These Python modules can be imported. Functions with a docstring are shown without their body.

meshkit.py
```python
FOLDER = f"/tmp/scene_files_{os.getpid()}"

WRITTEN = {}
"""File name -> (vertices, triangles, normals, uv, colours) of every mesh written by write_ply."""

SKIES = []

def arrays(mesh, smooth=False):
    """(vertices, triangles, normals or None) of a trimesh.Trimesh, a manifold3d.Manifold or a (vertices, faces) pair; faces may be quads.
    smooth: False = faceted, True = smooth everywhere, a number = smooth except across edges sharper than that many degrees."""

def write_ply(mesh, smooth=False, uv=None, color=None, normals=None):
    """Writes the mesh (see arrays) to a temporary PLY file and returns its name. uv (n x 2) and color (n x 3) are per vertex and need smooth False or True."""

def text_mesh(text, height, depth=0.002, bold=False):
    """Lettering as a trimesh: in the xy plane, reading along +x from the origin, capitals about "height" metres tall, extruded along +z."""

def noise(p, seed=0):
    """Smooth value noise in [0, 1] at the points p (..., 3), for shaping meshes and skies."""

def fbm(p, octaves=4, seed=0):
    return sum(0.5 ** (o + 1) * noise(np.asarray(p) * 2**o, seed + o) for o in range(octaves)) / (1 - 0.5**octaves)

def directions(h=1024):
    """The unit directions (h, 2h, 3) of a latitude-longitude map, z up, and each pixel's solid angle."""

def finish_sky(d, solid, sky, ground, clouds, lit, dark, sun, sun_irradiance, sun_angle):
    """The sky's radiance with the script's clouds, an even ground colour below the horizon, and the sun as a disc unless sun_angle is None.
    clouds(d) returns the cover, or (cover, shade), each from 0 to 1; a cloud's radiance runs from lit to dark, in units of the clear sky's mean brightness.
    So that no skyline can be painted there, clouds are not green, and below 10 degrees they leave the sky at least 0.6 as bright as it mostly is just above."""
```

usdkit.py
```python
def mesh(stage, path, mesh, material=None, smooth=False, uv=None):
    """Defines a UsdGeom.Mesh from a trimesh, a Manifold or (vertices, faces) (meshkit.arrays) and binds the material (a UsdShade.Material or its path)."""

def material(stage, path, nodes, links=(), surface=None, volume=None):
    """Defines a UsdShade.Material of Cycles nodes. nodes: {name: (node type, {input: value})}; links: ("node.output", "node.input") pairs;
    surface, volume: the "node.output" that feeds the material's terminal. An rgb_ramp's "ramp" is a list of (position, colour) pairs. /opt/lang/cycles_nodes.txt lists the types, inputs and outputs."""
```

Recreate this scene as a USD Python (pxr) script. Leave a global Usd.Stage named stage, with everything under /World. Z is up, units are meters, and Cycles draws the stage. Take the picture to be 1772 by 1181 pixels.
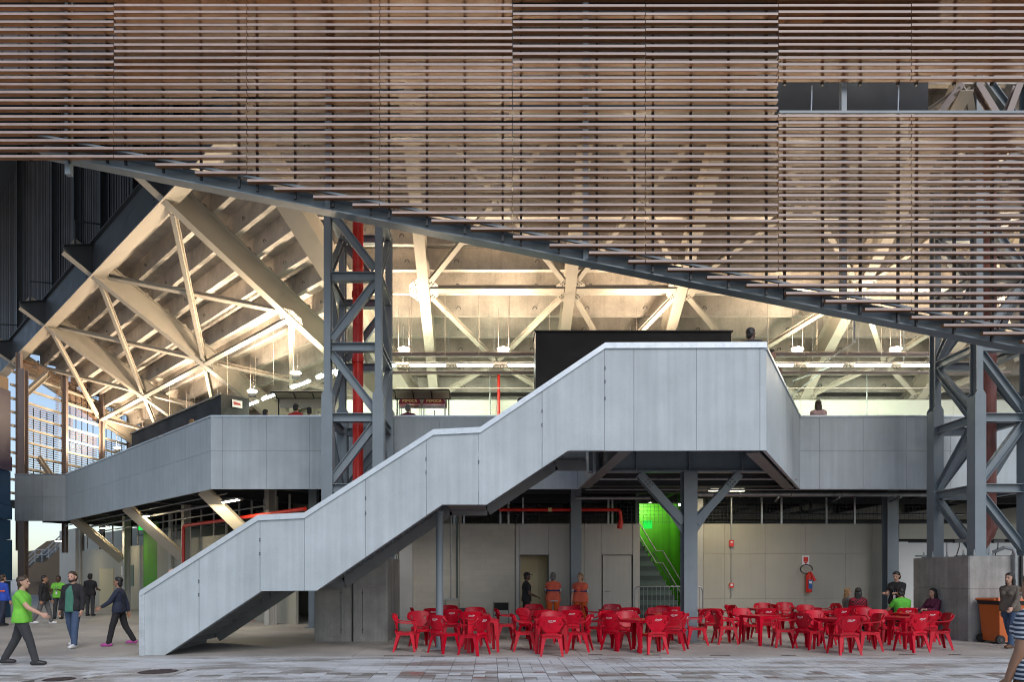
import math, random
import numpy as np
import trimesh
import manifold3d as m3
from shapely.geometry import Polygon, box as sbox, Point
from shapely import affinity
import meshkit, usdkit
from pxr import Usd, UsdGeom, UsdLux, UsdShade, Gf, Sdf

stage = Usd.Stage.CreateInMemory()
UsdGeom.SetStageUpAxis(stage, 'Z')
UsdGeom.Xform.Define(stage, '/World')
UsdGeom.Scope.Define(stage, '/World/Looks')

# ---------------------------------------------------------------- camera, sky, sun, exposure
F, CX, CY, EYE = 1181.0, 850.0, 1000.0, 1.65          # of the 1772 x 1181 photograph
cam = UsdGeom.Camera.Define(stage, '/World/camera')
cam.AddTranslateOp().Set(Gf.Vec3d(0, 0, EYE))
cam.AddRotateXOp().Set(90.0)
cam.CreateFocalLengthAttr(F / 1772 * 36)
cam.CreateHorizontalApertureAttr(36.0)
cam.CreateVerticalApertureAttr(36.0 * 683 / 1024)
cam.CreateHorizontalApertureOffsetAttr((886 - CX) / 1772 * 36)
cam.CreateVerticalApertureOffsetAttr((CY - 590.5) / 1772 * 36)
cam.CreateClippingRangeAttr(Gf.Vec2f(0.1, 2000))
cam.CreateExposureAttr(1.36)

SUN_EL, SUN_AZ = math.radians(43), math.radians(155)    # behind the camera, a little to the right
usdkit.material(stage, '/World/Looks/sky', {
    'sky': ('sky_texture', {'sky_type': 'single_scattering', 'sun_disc': False, 'sun_elevation': SUN_EL, 'sun_rotation': SUN_AZ, 'aerosol_density': 1.2}),
    'hs': ('hsv', {'hue': 0.5, 'saturation': 0.88, 'value': 1.0, 'fac': 1.0}),
    'bg': ('background_shader', {'strength': 0.06})},
    [('sky.color', 'hs.color'), ('hs.color', 'bg.color')], surface='bg.background')
dome = UsdLux.DomeLight.Define(stage, '/World/sky')
UsdShade.MaterialBindingAPI.Apply(dome.GetPrim()).Bind(UsdShade.Material.Get(stage, '/World/Looks/sky'))
dome.GetPrim().SetCustomDataByKey('kind', 'structure')
sun = UsdLux.DistantLight.Define(stage, '/World/sun')
sun.CreateIntensityAttr(0.16); sun.CreateAngleAttr(36.0); sun.CreateNormalizeAttr(True)
sun.CreateColorAttr(Gf.Vec3f(1.0, 0.96, 0.93))
_sd = np.array([math.sin(SUN_AZ) * math.cos(SUN_EL), math.cos(SUN_AZ) * math.cos(SUN_EL), math.sin(SUN_EL)])

def look_matrix(pos, aim):
    """4x4 whose -z axis points along aim"""
    z = -np.asarray(aim, float); z /= np.linalg.norm(z)
    x = np.cross([0, 0, 1.0], z)
    if np.linalg.norm(x) < 1e-6: x = np.array([1.0, 0, 0])
    x /= np.linalg.norm(x); y = np.cross(z, x)
    m = np.eye(4); m[0, :3], m[1, :3], m[2, :3], m[3, :3] = x, y, z, pos
    return Gf.Matrix4d(m.tolist())
sun.AddTransformOp().Set(look_matrix((0, -50, 40), -_sd))

# ---------------------------------------------------------------- helpers
random.seed(7); rng = np.random.default_rng(11)
def W(u, v, d):                    # the point seen at photograph pixel (u, v), d metres away
    return np.array([(u - CX) / F * d, d, EYE + (CY - v) / F * d])
used = set()
def numbered(path):
    p, k = path, 0
    while p in used:
        k += 1; p = f'{path}_{k:03d}'
    used.add(p); return p
def tag(prim, label=None, cat=None, group=None, kind=None):
    p = prim.GetPrim() if hasattr(prim, 'GetPrim') else prim
    for k, v in (('label', label), ('category', cat), ('group', group), ('kind', kind)):
        if v: p.SetCustomDataByKey(k, v)
    return p
def thing(name, label=None, cat=None, loc=(0, 0, 0), rotz=0.0, group=None, kind=None):
    path = numbered('/World/' + name)
    x = UsdGeom.Xform.Define(stage, path)
    x.AddTranslateOp().Set(Gf.Vec3d(*map(float, loc))); x.AddRotateZOp().Set(float(rotz))
    return tag(x, label, cat, group, kind)
def dup(root, loc, rotz, label, group=None):
    was = root.GetCustomData()
    base = str(root.GetPath()).split('/')[-1]
    x = UsdGeom.Xform.Define(stage, numbered('/World/' + base.rstrip('0123456789').rstrip('_')))
    x.GetPrim().GetReferences().AddInternalReference(root.GetPath())
    ops = x.GetOrderedXformOps(); ops[0].Set(Gf.Vec3d(*map(float, loc))); ops[1].Set(float(rotz))
    tag(x, label, was['category'], group or was.get('group'))
    x.GetPrim().SetInstanceable(True)
    return x.GetPrim()
def obj(name, mesh, material, parent=None, smooth=False, label=None, cat=None, group=None, kind=None):
    base = str(parent.GetPath()) if parent is not None else '/World'
    if isinstance(mesh, MB): mesh = mesh.get()
    o = usdkit.mesh(stage, numbered(base + '/' + name), mesh, '/World/Looks/' + material, smooth)
    return tag(o, label, cat, group, kind)

class MB:
    """collects shapes of one mesh"""
    def __init__(s): s.v, s.f, s.n = [], [], 0
    def add(s, v, f):
        v = np.asarray(v, float); s.v.append(v); s.f.append(np.asarray(f, int) + s.n); s.n += len(v); return s
    def mesh(s, m): return s.add(m.vertices, m.faces)
    HEX = np.array([[0, 3, 2, 1], [4, 5, 6, 7], [0, 1, 5, 4], [1, 2, 6, 5], [2, 3, 7, 6], [3, 0, 4, 7]])
    def hexa(s, p):                # bottom ring of four, top ring of four
        p = np.asarray(p, float)
        f = MB.HEX
        if np.dot(np.cross(p[1] - p[0], p[3] - p[0]), p[4] - p[0]) < 0: f = f[:, ::-1]
        return s.add(p, np.vstack([f[:, [0, 1, 2]], f[:, [0, 2, 3]]]))
    def box(s, x0, x1, y0, y1, z0, z1):
        return s.hexa([(x0, y0, z0), (x1, y0, z0), (x1, y1, z0), (x0, y1, z0), (x0, y0, z1), (x1, y0, z1), (x1, y1, z1), (x0, y1, z1)])
    def bar(s, a, b, w, h, up=(0, 0, 1), off=(0, 0)):
        a, b = np.asarray(a, float), np.asarray(b, float)
        d = (b - a) / np.linalg.norm(b - a); up = np.asarray(up, float)
        if abs(np.dot(d, up)) > 0.999: up = np.array([0, 1.0, 0])
        x = np.cross(d, up); x /= np.linalg.norm(x); y = np.cross(x, d)
        c = [(-w / 2, -h / 2), (w / 2, -h / 2), (w / 2, h / 2), (-w / 2, h / 2)]
        c = [(p + off[0], q + off[1]) for p, q in c]
        return s.hexa([a + p * x + q * y for p, q in c] + [b + p * x + q * y for p, q in c])
    def ibeam(s, a, b, w, h, up=(0, 0, 1), tf=0.025, tw=0.02):
        s.bar(a, b, w, tf, up, (0, h / 2 - tf / 2)); s.bar(a, b, w, tf, up, (0, -h / 2 + tf / 2))
        return s.bar(a, b, tw, h - 2 * tf, up)
    def tube(s, pts, r, n=8, cap=True):
        p = np.asarray(pts, float); k = len(p)
        t = np.gradient(p, axis=0); t /= np.linalg.norm(t, axis=1, keepdims=True)
        ref = np.array([0, 0, 1.0]) if abs(t[0, 2]) < 0.9 else np.array([1.0, 0, 0])
        x = np.cross(t[0], ref); x /= np.linalg.norm(x); V = []
        rr = np.broadcast_to(r, (k,)); ang = np.arange(n) * 2 * math.pi / n
        for i in range(k):
            x = x - np.dot(x, t[i]) * t[i]; x /= np.linalg.norm(x); y = np.cross(t[i], x)
            V += [p[i] + rr[i] * (math.cos(q) * x + math.sin(q) * y) for q in ang]
        f = []
        for i in range(k - 1):
            for j in range(n):
                a0, a1 = i * n + j, i * n + (j + 1) % n
                f += [(a0, a1, a1 + n), (a0, a1 + n, a0 + n)]
        if cap:
            for j in range(1, n - 1):
                f += [(0, j + 1, j), ((k - 1) * n, (k - 1) * n + j, (k - 1) * n + j + 1)]
        return s.add(V, f)
    def sweep(s, pts, sizes, ups):
        """rectangular section swept along pts: sizes (w, h) and the up vector at each point"""
        p = np.asarray(pts, float); t = np.gradient(p, axis=0); t /= np.linalg.norm(t, axis=1, keepdims=True); V = []
        for i in range(len(p)):
            x = np.cross(t[i], ups[i]); x /= np.linalg.norm(x); y = np.cross(x, t[i]); w, h = sizes[i]
            V += [p[i] + a * w / 2 * x + b * h / 2 * y for a, b in ((-1, -1), (1, -1), (1, 1), (-1, 1))]
        f = [(0, 2, 1), (0, 3, 2)]; n = 4 * (len(p) - 1); f += [(n, n + 1, n + 2), (n, n + 2, n + 3)]
        for i in range(len(p) - 1):
            for j in range(4):
                a0, a1 = 4 * i + j, 4 * i + (j + 1) % 4
                f += [(a0, a1, a1 + 4), (a0, a1 + 4, a0 + 4)]
        return s.add(V, f)
    def prism(s, poly, to3, h0, h1):
        """2D shapely polygon extruded; to3 maps (a, b, h) to a point"""
        for g in getattr(poly, 'geoms', [poly]):
            if g.area < 1e-6: continue
            m = trimesh.creation.extrude_polygon(g, 1.0, engine='earcut')
            v = np.array([to3(a, b, h0 + (h1 - h0) * c) for a, b, c in m.vertices])
            mm = trimesh.Trimesh(v, m.faces, process=False)
            f = m.faces if mm.volume > 0 else m.faces[:, ::-1]
            s.add(v, f)
        return s
    def get(s):
        return trimesh.Trimesh(np.vstack(s.v), np.vstack(s.f), process=False)
def bolts(mb, centre, du, dv, n1, n2, r, nrm, h=0.02):
    c, du, dv, nrm = (np.asarray(q, float) for q in (centre, du, dv, nrm))
    for i in range(n1):
        for j in range(n2):
            q = c + du * (i - (n1 - 1) / 2) + dv * (j - (n2 - 1) / 2)
            mb.tube([q, q + nrm * h], r, 6)
    return mb

# ---------------------------------------------------------------- materials
def mat(name, col, rough=0.6, metal=0.0, var=0.12, scale=1.2, bump=0.0, bscale=40.0, fine=0.0, streak=0.0, rnd=0.0, spec=0.5, warm=None, coat=0.0):
    """one colour with cloudy variation, optional fine grain, vertical streaks, random tone per object and bump"""
    col = np.asarray(col, float)
    n = {'geo': ('geometry', {}), 'n1': ('noise_texture', {'scale': scale, 'detail': 6.0, 'roughness': 0.62}),
         'r1': ('rgb_ramp', {'ramp': [(0.28, tuple(col * (1 - var))), (0.5, tuple(col)), (0.72, tuple(np.minimum(1, (col if warm is None else np.asarray(warm)) * (1 + var))))]}),
         'p': ('principled_bsdf', {'roughness': rough, 'metallic': metal, 'specular_ior_level': spec, 'coat_weight': coat, 'coat_roughness': 0.15})}
    l = [('geo.position', 'n1.vector'), ('n1.fac', 'r1.fac')]
    out = 'r1.color'
    if fine:
        n['n2'] = ('noise_texture', {'scale': bscale, 'detail': 3.0}); l.append(('geo.position', 'n2.vector'))
        n['m2'] = ('map_range', {'from_min': 0.3, 'from_max': 0.7, 'to_min': 1 - fine, 'to_max': 1 + fine}); l.append(('n2.fac', 'm2.value'))
        n['x2'] = ('mix_color', {'blend_type': 'multiply', 'fac': 1.0, 'use_clamp': False}); l += [(out, 'x2.a'), ('m2.result', 'x2.b')]; out = 'x2.result'
    if streak:
        n['mp'] = ('mapping', {'scale': (9.0, 9.0, 0.35)}); n['n3'] = ('noise_texture', {'scale': 1.0, 'detail': 4.0})
        n['m3'] = ('map_range', {'from_min': 0.3, 'from_max': 0.7, 'to_min': 1 - streak, 'to_max': 1 + streak})
        n['x3'] = ('mix_color', {'blend_type': 'multiply', 'fac': 1.0, 'use_clamp': False})
        l += [('geo.position', 'mp.vector'), ('mp.vector', 'n3.vector'), ('n3.fac', 'm3.value'), (out, 'x3.a'), ('m3.result', 'x3.b')]; out = 'x3.result'
    if rnd:
        n['oi'] = ('object_info', {}); n['m4'] = ('map_range', {'from_min': 0.0, 'from_max': 1.0, 'to_min': 1 - rnd, 'to_max': 1 + rnd})
        n['x4'] = ('mix_color', {'blend_type': 'multiply', 'fac': 1.0, 'use_clamp': False})
        l += [('oi.random', 'm4.value'), (out, 'x4.a'), ('m4.result', 'x4.b')]; out = 'x4.result'
    l.append((out, 'p.base_color'))
    n['rr'] = ('map_range', {'from_min': 0.3, 'from_max': 0.7, 'to_min': max(0.02, rough - 0.1), 'to_max': min(1, rough + 0.1)}); l += [('n1.fac', 'rr.value'), ('rr.result', 'p.roughness')]
    if bump:
        n['nb'] = ('noise_texture', {'scale': bscale, 'detail': 4.0}); n['b'] = ('bump', {'strength': bump, 'distance': 0.01})
        l += [('geo.position', 'nb.vector'), ('nb.fac', 'b.height'), ('b.normal', 'p.normal')]
    usdkit.material(stage, '/World/Looks/' + name, n, l, surface='p.BSDF')
def emit(name, col, strength):
    usdkit.material(stage, '/World/Looks/' + name, {'e': ('emission', {'color': col, 'strength': strength})}, [], surface='e.emission')

mat('cement_board', (0.385, 0.435, 0.462), 0.55, var=0.13, scale=0.9, fine=0.07, bscale=40, streak=0.08, rnd=0.035, bump=0.05)
mat('cap_metal', (0.55, 0.60, 0.64), 0.35, metal=0.5, var=0.08, scale=3)
mat('blue_steel', (0.170, 0.205, 0.230), 0.42, var=0.10, scale=1.5, bump=0.03, bscale=120, fine=0.03, streak=0.04)
mat('pink_pipe', (0.24, 0.19, 0.175), 0.5, var=0.1)
mat('shade_steel', (0.055, 0.063, 0.072), 0.5, var=0.15)  # darker copy of blue_steel with shade painted in; also dark lamp bodies
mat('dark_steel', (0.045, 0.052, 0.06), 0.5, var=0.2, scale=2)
mat('stair_under', (0.17, 0.18, 0.185), 0.55, var=0.15, scale=2)
mat('cream_steel', (0.47, 0.425, 0.36), 0.5, var=0.06, scale=1.6, fine=0.03, bump=0.03)
mat('stand_concrete', (0.50, 0.462, 0.42), 0.85, var=0.30, scale=1.15, fine=0.10, bscale=24, rnd=0.10, bump=0.25, streak=0.06)
mat('block_concrete', (0.27, 0.265, 0.25), 0.85, var=0.28, scale=1.6, fine=0.08, bscale=30, bump=0.25, streak=0.14)
mat('slab_concrete', (0.33, 0.31, 0.285), 0.6, var=0.30, scale=0.55, fine=0.10, bscale=14, bump=0.08)
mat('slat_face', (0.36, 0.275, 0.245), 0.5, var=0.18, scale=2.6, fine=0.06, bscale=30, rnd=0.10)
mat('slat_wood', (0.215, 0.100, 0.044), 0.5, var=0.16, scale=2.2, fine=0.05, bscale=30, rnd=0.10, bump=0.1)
mat('black_bar', (0.012, 0.014, 0.018), 0.5, var=0.1)
mat('cladding', (0.085, 0.085, 0.095), 0.55, var=0.22, scale=0.8, streak=0.18)
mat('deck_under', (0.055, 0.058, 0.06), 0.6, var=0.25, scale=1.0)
mat('floor_screed', (0.42, 0.41, 0.39), 0.6, var=0.1)
mat('white_wall', (0.70, 0.72, 0.64), 0.6, var=0.06, scale=1.0)
mat('grey_board', (0.37, 0.355, 0.30), 0.6, var=0.08, scale=0.8, fine=0.03, streak=0.03, rnd=0.03)
mat('block_wall', (0.47, 0.44, 0.38), 0.7, var=0.06, scale=1.5, fine=0.05, rnd=0.05, bump=0.1)
mat('steel_wall', (0.40, 0.39, 0.365), 0.45, var=0.08, scale=1.0, rnd=0.03, streak=0.04)
mat('mortar', (0.42, 0.39, 0.34), 0.9, var=0.1)
mat('door_cream', (0.55, 0.47, 0.28), 0.5, var=0.05)
mat('white_door', (0.55, 0.56, 0.55), 0.45, var=0.05)
mat('green_wall', (0.070, 0.29, 0.008), 0.6, var=0.2, scale=1.3, fine=0.06, streak=0.10)
mat('green_dark', (0.016, 0.036, 0.030), 0.5, var=0.15)
mat('green_stair', (0.06, 0.10, 0.085), 0.5, var=0.12)
mat('red_paint', (0.62, 0.022, 0.012), 0.35, var=0.1, scale=3)
mat('brown_pipe', (0.24, 0.085, 0.07), 0.5, var=0.2, scale=3)
mat('red_plastic', (0.47, 0.0015, 0.017), 0.36, spec=0.32, var=0.14, scale=4, rnd=0.16, fine=0.05, bscale=25)
mat('logo_white', (0.75, 0.72, 0.72), 0.5, var=0.02)
mat('galvanised', (0.34, 0.36, 0.37), 0.38, metal=0.7, var=0.15, scale=4)
mat('cable_black', (0.012, 0.012, 0.013), 0.5, var=0.1)
mat('booth_black', (0.010, 0.010, 0.012), 0.6, var=0.2)
mat('blue_panel', (0.012, 0.045, 0.105), 0.4, var=0.15, scale=1)
mat('purple_panel', (0.055, 0.04, 0.075), 0.4, var=0.2, scale=1)
mat('orange_bin', (0.50, 0.115, 0.025), 0.42, var=0.08, scale=3)
mat('rubber', (0.015, 0.015, 0.015), 0.7, var=0.1)
mat('tan_wall', (0.27, 0.19, 0.125), 0.7, var=0.1, scale=1)
mat('white_paint', (0.6, 0.62, 0.63), 0.45, var=0.05)
mat('iron', (0.07, 0.05, 0.05), 0.55, metal=0.3, var=0.25, scale=12, bump=0.2, bscale=60)
mat('ring_concrete', (0.36, 0.35, 0.34), 0.8, var=0.15, scale=8, fine=0.1)
mat('canopy', (0.36, 0.33, 0.27), 0.6, var=0.06, scale=4)
mat('sign_red', (0.20, 0.012, 0.03), 0.5, var=0.05)
mat('sign_yellow', (0.75, 0.55, 0.2), 0.5, var=0.02)
mat('sign_blue', (0.02, 0.10, 0.30), 0.5, var=0.02)
mat('popcorn', (0.8, 0.55, 0.22), 0.8, var=0.3, scale=30)
mat('paver_bed', (0.10, 0.095, 0.09), 0.9, var=0.2, scale=6)
emit('tube_light', (0.93, 1.0, 0.90), 16.0)
emit('flood_lens', (1.0, 0.82, 0.58), 22.0)
emit('strip_light', (1.0, 0.9, 0.66), 7.0)
emit('bulb_light', (0.95, 1.0, 0.95), 14.0)
emit('sign_glow', (0.03, 1.0, 0.10), 0.35)
usdkit.material(stage, '/World/Looks/cart_glass', {'t': ('transparent_bsdf', {}), 'g': ('glossy_bsdf', {'roughness': 0.02}), 'f': ('fresnel', {'IOR': 1.45}), 'm': ('mix_closure', {})},
                [('f.fac', 'm.fac'), ('t.BSDF', 'm.closure1'), ('g.BSDF', 'm.closure2')], surface='m.closure')
# pavers: pale grey stones with brown damp patches drawn out along the rows, tone differing from stone to stone
usdkit.material(stage, '/World/Looks/paver', {
    'geo': ('geometry', {}), 'mp': ('mapping', {'scale': (0.55, 1.5, 1.0)}), 'n1': ('noise_texture', {'scale': 1.0, 'detail': 5.0, 'roughness': 0.65}),
    'n2': ('noise_texture', {'scale': 45.0, 'detail': 3.0}), 'isl': ('geometry', {}),
    'so': ('math', {'math_type': 'add'}), 'fr': ('math', {'math_type': 'fraction'}), 'add': ('math', {'math_type': 'multiply_add', 'value2': 0.34, 'value3': -0.17}), 'sum': ('math', {'math_type': 'add'}),
    'r': ('rgb_ramp', {'ramp': [(0.30, (0.20, 0.185, 0.168)), (0.43, (0.28, 0.268, 0.256)), (0.52, (0.43, 0.44, 0.45)), (0.74, (0.53, 0.55, 0.57))]}),
    'm2': ('map_range', {'from_min': 0.3, 'from_max': 0.7, 'to_min': 0.9, 'to_max': 1.1}), 'x': ('mix_color', {'blend_type': 'multiply', 'fac': 1.0, 'use_clamp': False}),
    'oi': ('object_info', {}), 'b': ('bump', {'strength': 0.25, 'distance': 0.004}), 'rm': ('map_range', {'from_min': 0.35, 'from_max': 0.6, 'to_min': 0.38, 'to_max': 0.7}),
    'p': ('principled_bsdf', {})},
    [('geo.position', 'mp.vector'), ('mp.vector', 'n1.vector'), ('geo.position', 'n2.vector'), ('isl.random_per_island', 'so.value1'), ('oi.random', 'so.value2'), ('so.value', 'fr.value1'), ('fr.value', 'add.value1'), ('n1.fac', 'sum.value1'), ('add.value', 'sum.value2'),
     ('sum.value', 'r.fac'), ('n2.fac', 'm2.value'), ('r.color', 'x.a'), ('m2.result', 'x.b'), ('x.result', 'p.base_color'), ('n2.fac', 'b.height'), ('b.normal', 'p.normal'),
     ('sum.value', 'rm.value'), ('rm.result', 'p.roughness')], surface='p.BSDF')
# ================================================================ the setting: ground, paving
g = MB(); g.box(-400, 400, -200, 600, -0.4, -0.06)
obj('ground', g, 'slab_concrete', kind='structure')
SLAB_Y = 14.22
slab = thing('concrete_floor', kind='structure')
xs = [-45, -37, -30, -23.5, -17.5, -12.0, -7.7, -2.9, 1.9, 6.7, 11.5, 16.3, 24, 34]
ys = [SLAB_Y, 18.6, 23.1, 28, 34, 41, 50, 60]
for i in range(len(xs) - 1):
    for j in range(len(ys) - 1):
        m = MB(); m.box(xs[i] + .006, xs[i + 1] - .006, ys[j] + .006, ys[j + 1] - .006, -0.056, 0.0); obj('floor_slab', m, 'slab_concrete', slab)
m = MB(); m.box(-45, 34, SLAB_Y - .02, 60, -0.059, -0.02); obj('joint_filler', m, 'mortar', slab)

pav = thing('paver_forecourt', kind='structure')
m = MB(); m.box(-30, 30, 2.0, SLAB_Y - .05, -0.058, -0.024); obj('sand_bed', m, 'paver_bed', pav)
m = MB(); m.box(-30, 30, SLAB_Y - .14, SLAB_Y - .025, -0.057, -0.002); obj('edge_kerb', m, 'ring_concrete', pav)
HOLES = [(-5.83, 11.95, .46), (-6.99, 11.05, .34)]
def stone(mb, x0, x1, y0, y1):
    if any((0.5 * (x0 + x1) - hx) ** 2 + (0.5 * (y0 + y1) - hy) ** 2 < (hr + .05) ** 2 for hx, hy, hr in HOLES): return False
    z = rng.uniform(-0.004, 0.001); b = .006; q = .0035
    lo = [(x0 + q, y0 + q, -.03), (x1 - q, y0 + q, -.03), (x1 - q, y1 - q, -.03), (x0 + q, y1 - q, -.03)]
    md = [(a, c, z - .006) for a, c, _ in lo]
    hi = [(x0 + q + b, y0 + q + b, z), (x1 - q - b, y0 + q + b, z), (x1 - q - b, y1 - q - b, z), (x0 + q + b, y1 - q - b, z)]
    f = []
    for k in (0, 4):
        for j in range(4):
            a0, a1 = k + j, k + (j + 1) % 4; f += [(a0, a1, a1 + 4), (a0, a1 + 4, a0 + 4)]
    f += [(8, 9, 10), (8, 10, 11)]
    mb.add(lo + md + hi, f); return True
rest, singles = MB(), 0
CELL = 0.42
for r in range(22):
    y1 = SLAB_Y - .14 - r * CELL; y0 = y1 - CELL
    if y1 < 5.2: break
    half = int(11.5 / CELL) + 1
    for c in range(-half, half):
        x0 = c * CELL + .11; x1 = x0 + CELL; h = CELL / 2
        k = rng.integers(0, 4)
        cells = {0: [(x0, x1, y0, y0 + h), (x0, x1, y0 + h, y1)], 1: [(x0, x0 + h, y0, y1), (x0 + h, x1, y0, y1)],
                 2: [(x0, x1, y0, y0 + h), (x0, x0 + h, y0 + h, y1), (x0 + h, x1, y0 + h, y1)], 3: [(x0, x0 + h, y0, y0 + h), (x0 + h, x1, y0, y0 + h), (x0, x1, y0 + h, y1)]}[int(k)]
        for q in cells:
            near = 10.9 < y0 and y1 < 12.2 and abs((x0 + x1) / 2 - .3) < 9.1
            if near and singles < 300:
                mb = MB()
                if stone(mb, *q): obj('paver', mb, 'paver', pav); singles += 1
            else: stone(rest, *q)
obj('paver_field', rest, 'paver', pav, kind='stuff')
for (hx, hy, hr), lab in zip(HOLES, ('larger round iron manhole cover set in a pale concrete ring among the pavers', 'smaller ribbed round manhole cover at the lower left edge of the pavers')):
    t = thing('manhole_cover', lab, 'manhole cover', (hx, hy, 0))
    ring = trimesh.creation.annulus(hr * .72, hr, .05, sections=40); ring.apply_translation((0, 0, -.028)); obj('concrete_ring', ring, 'ring_concrete', t)
    lid = MB(); c = trimesh.creation.cylinder(hr * .71, .05, sections=40); c.apply_translation((0, 0, -.030)); lid.mesh(c)
    for k in range(-5, 6):
        y = k * hr * .12; w = math.sqrt(max(0, (hr * .64) ** 2 - y * y)); lid.box(-w, w, y - .012, y + .012, -.006, .003)
    obj('iron_lid', lid, 'iron', t)

for u, v, ln, nm in ((690, 1136.5, .62, 'in front of the leftmost chairs'), (748, 1137, .5, 'below the third chair from the left'), (1030, 1134, .3, 'right of the chair facing the guard table'), (1128, 1135, .35, 'in front of the cornerwise table'), (1246, 1135.5, .42, 'right of the landing column foot'), (1365, 1135.5, .3, 'left of the right-hand front chairs'), (1570, 1134, .34, 'in front of the rightmost table'), (1652, 1134, .24, 'close to the concrete base at right')):
    d = F * EYE / (v - CY); x = (u - CX) / F * d
    m = MB(); m.box(x - ln / 2, x + ln / 2, d - .035, d + .035, .001, .006)
    for k in range(int(ln / .06)): m.box(x - ln / 2 + .02 + k * .06, x - ln / 2 + .05 + k * .06, d - .026, d + .026, .0065, .009)
    obj('drain_strip', m, 'iron', label='short rusty drain strip in the floor edge ' + nm, cat='drain', group='drain strips along the floor edge')

# ================================================================ grandstand undersides
KF, SL, TR, RI, K2 = 22.55, 0.605, 0.761, 0.4604, 23.52      # raker flange plane, slope, tread, rise, riser plane (above the eye)
DE = 17.7                                                    # depth of the front edge
S2 = math.sqrt(.5)
def front(a, s, h): return np.array([a, DE + s, EYE + h])
def corner(a, s, h): n = 7.8 + s; return np.array([(n - a) * S2, (n + a) * S2, EYE + h])
hF = lambda s: KF - SL * (DE + s)                            # flange plane height over the eye
SLC = 0.585
hC = lambda s: hF(0) - SLC * s
def up_of(Fr, sl):
    a, b = Fr(0, 0, 0), Fr(0, 1, -sl); d = (b - a) / np.linalg.norm(b - a); lat = Fr(1, 0, 0) - a
    u = np.cross(lat, d); return u if u[2] > 0 else -u
def mitre(s): return -6.66 + .414 * s                        # front X of the mitre line
MA = (mitre(0) * -1 + DE) * S2                               # corner section's a at the mitre start
def mitre_c(s): return MA + .414 * s
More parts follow.
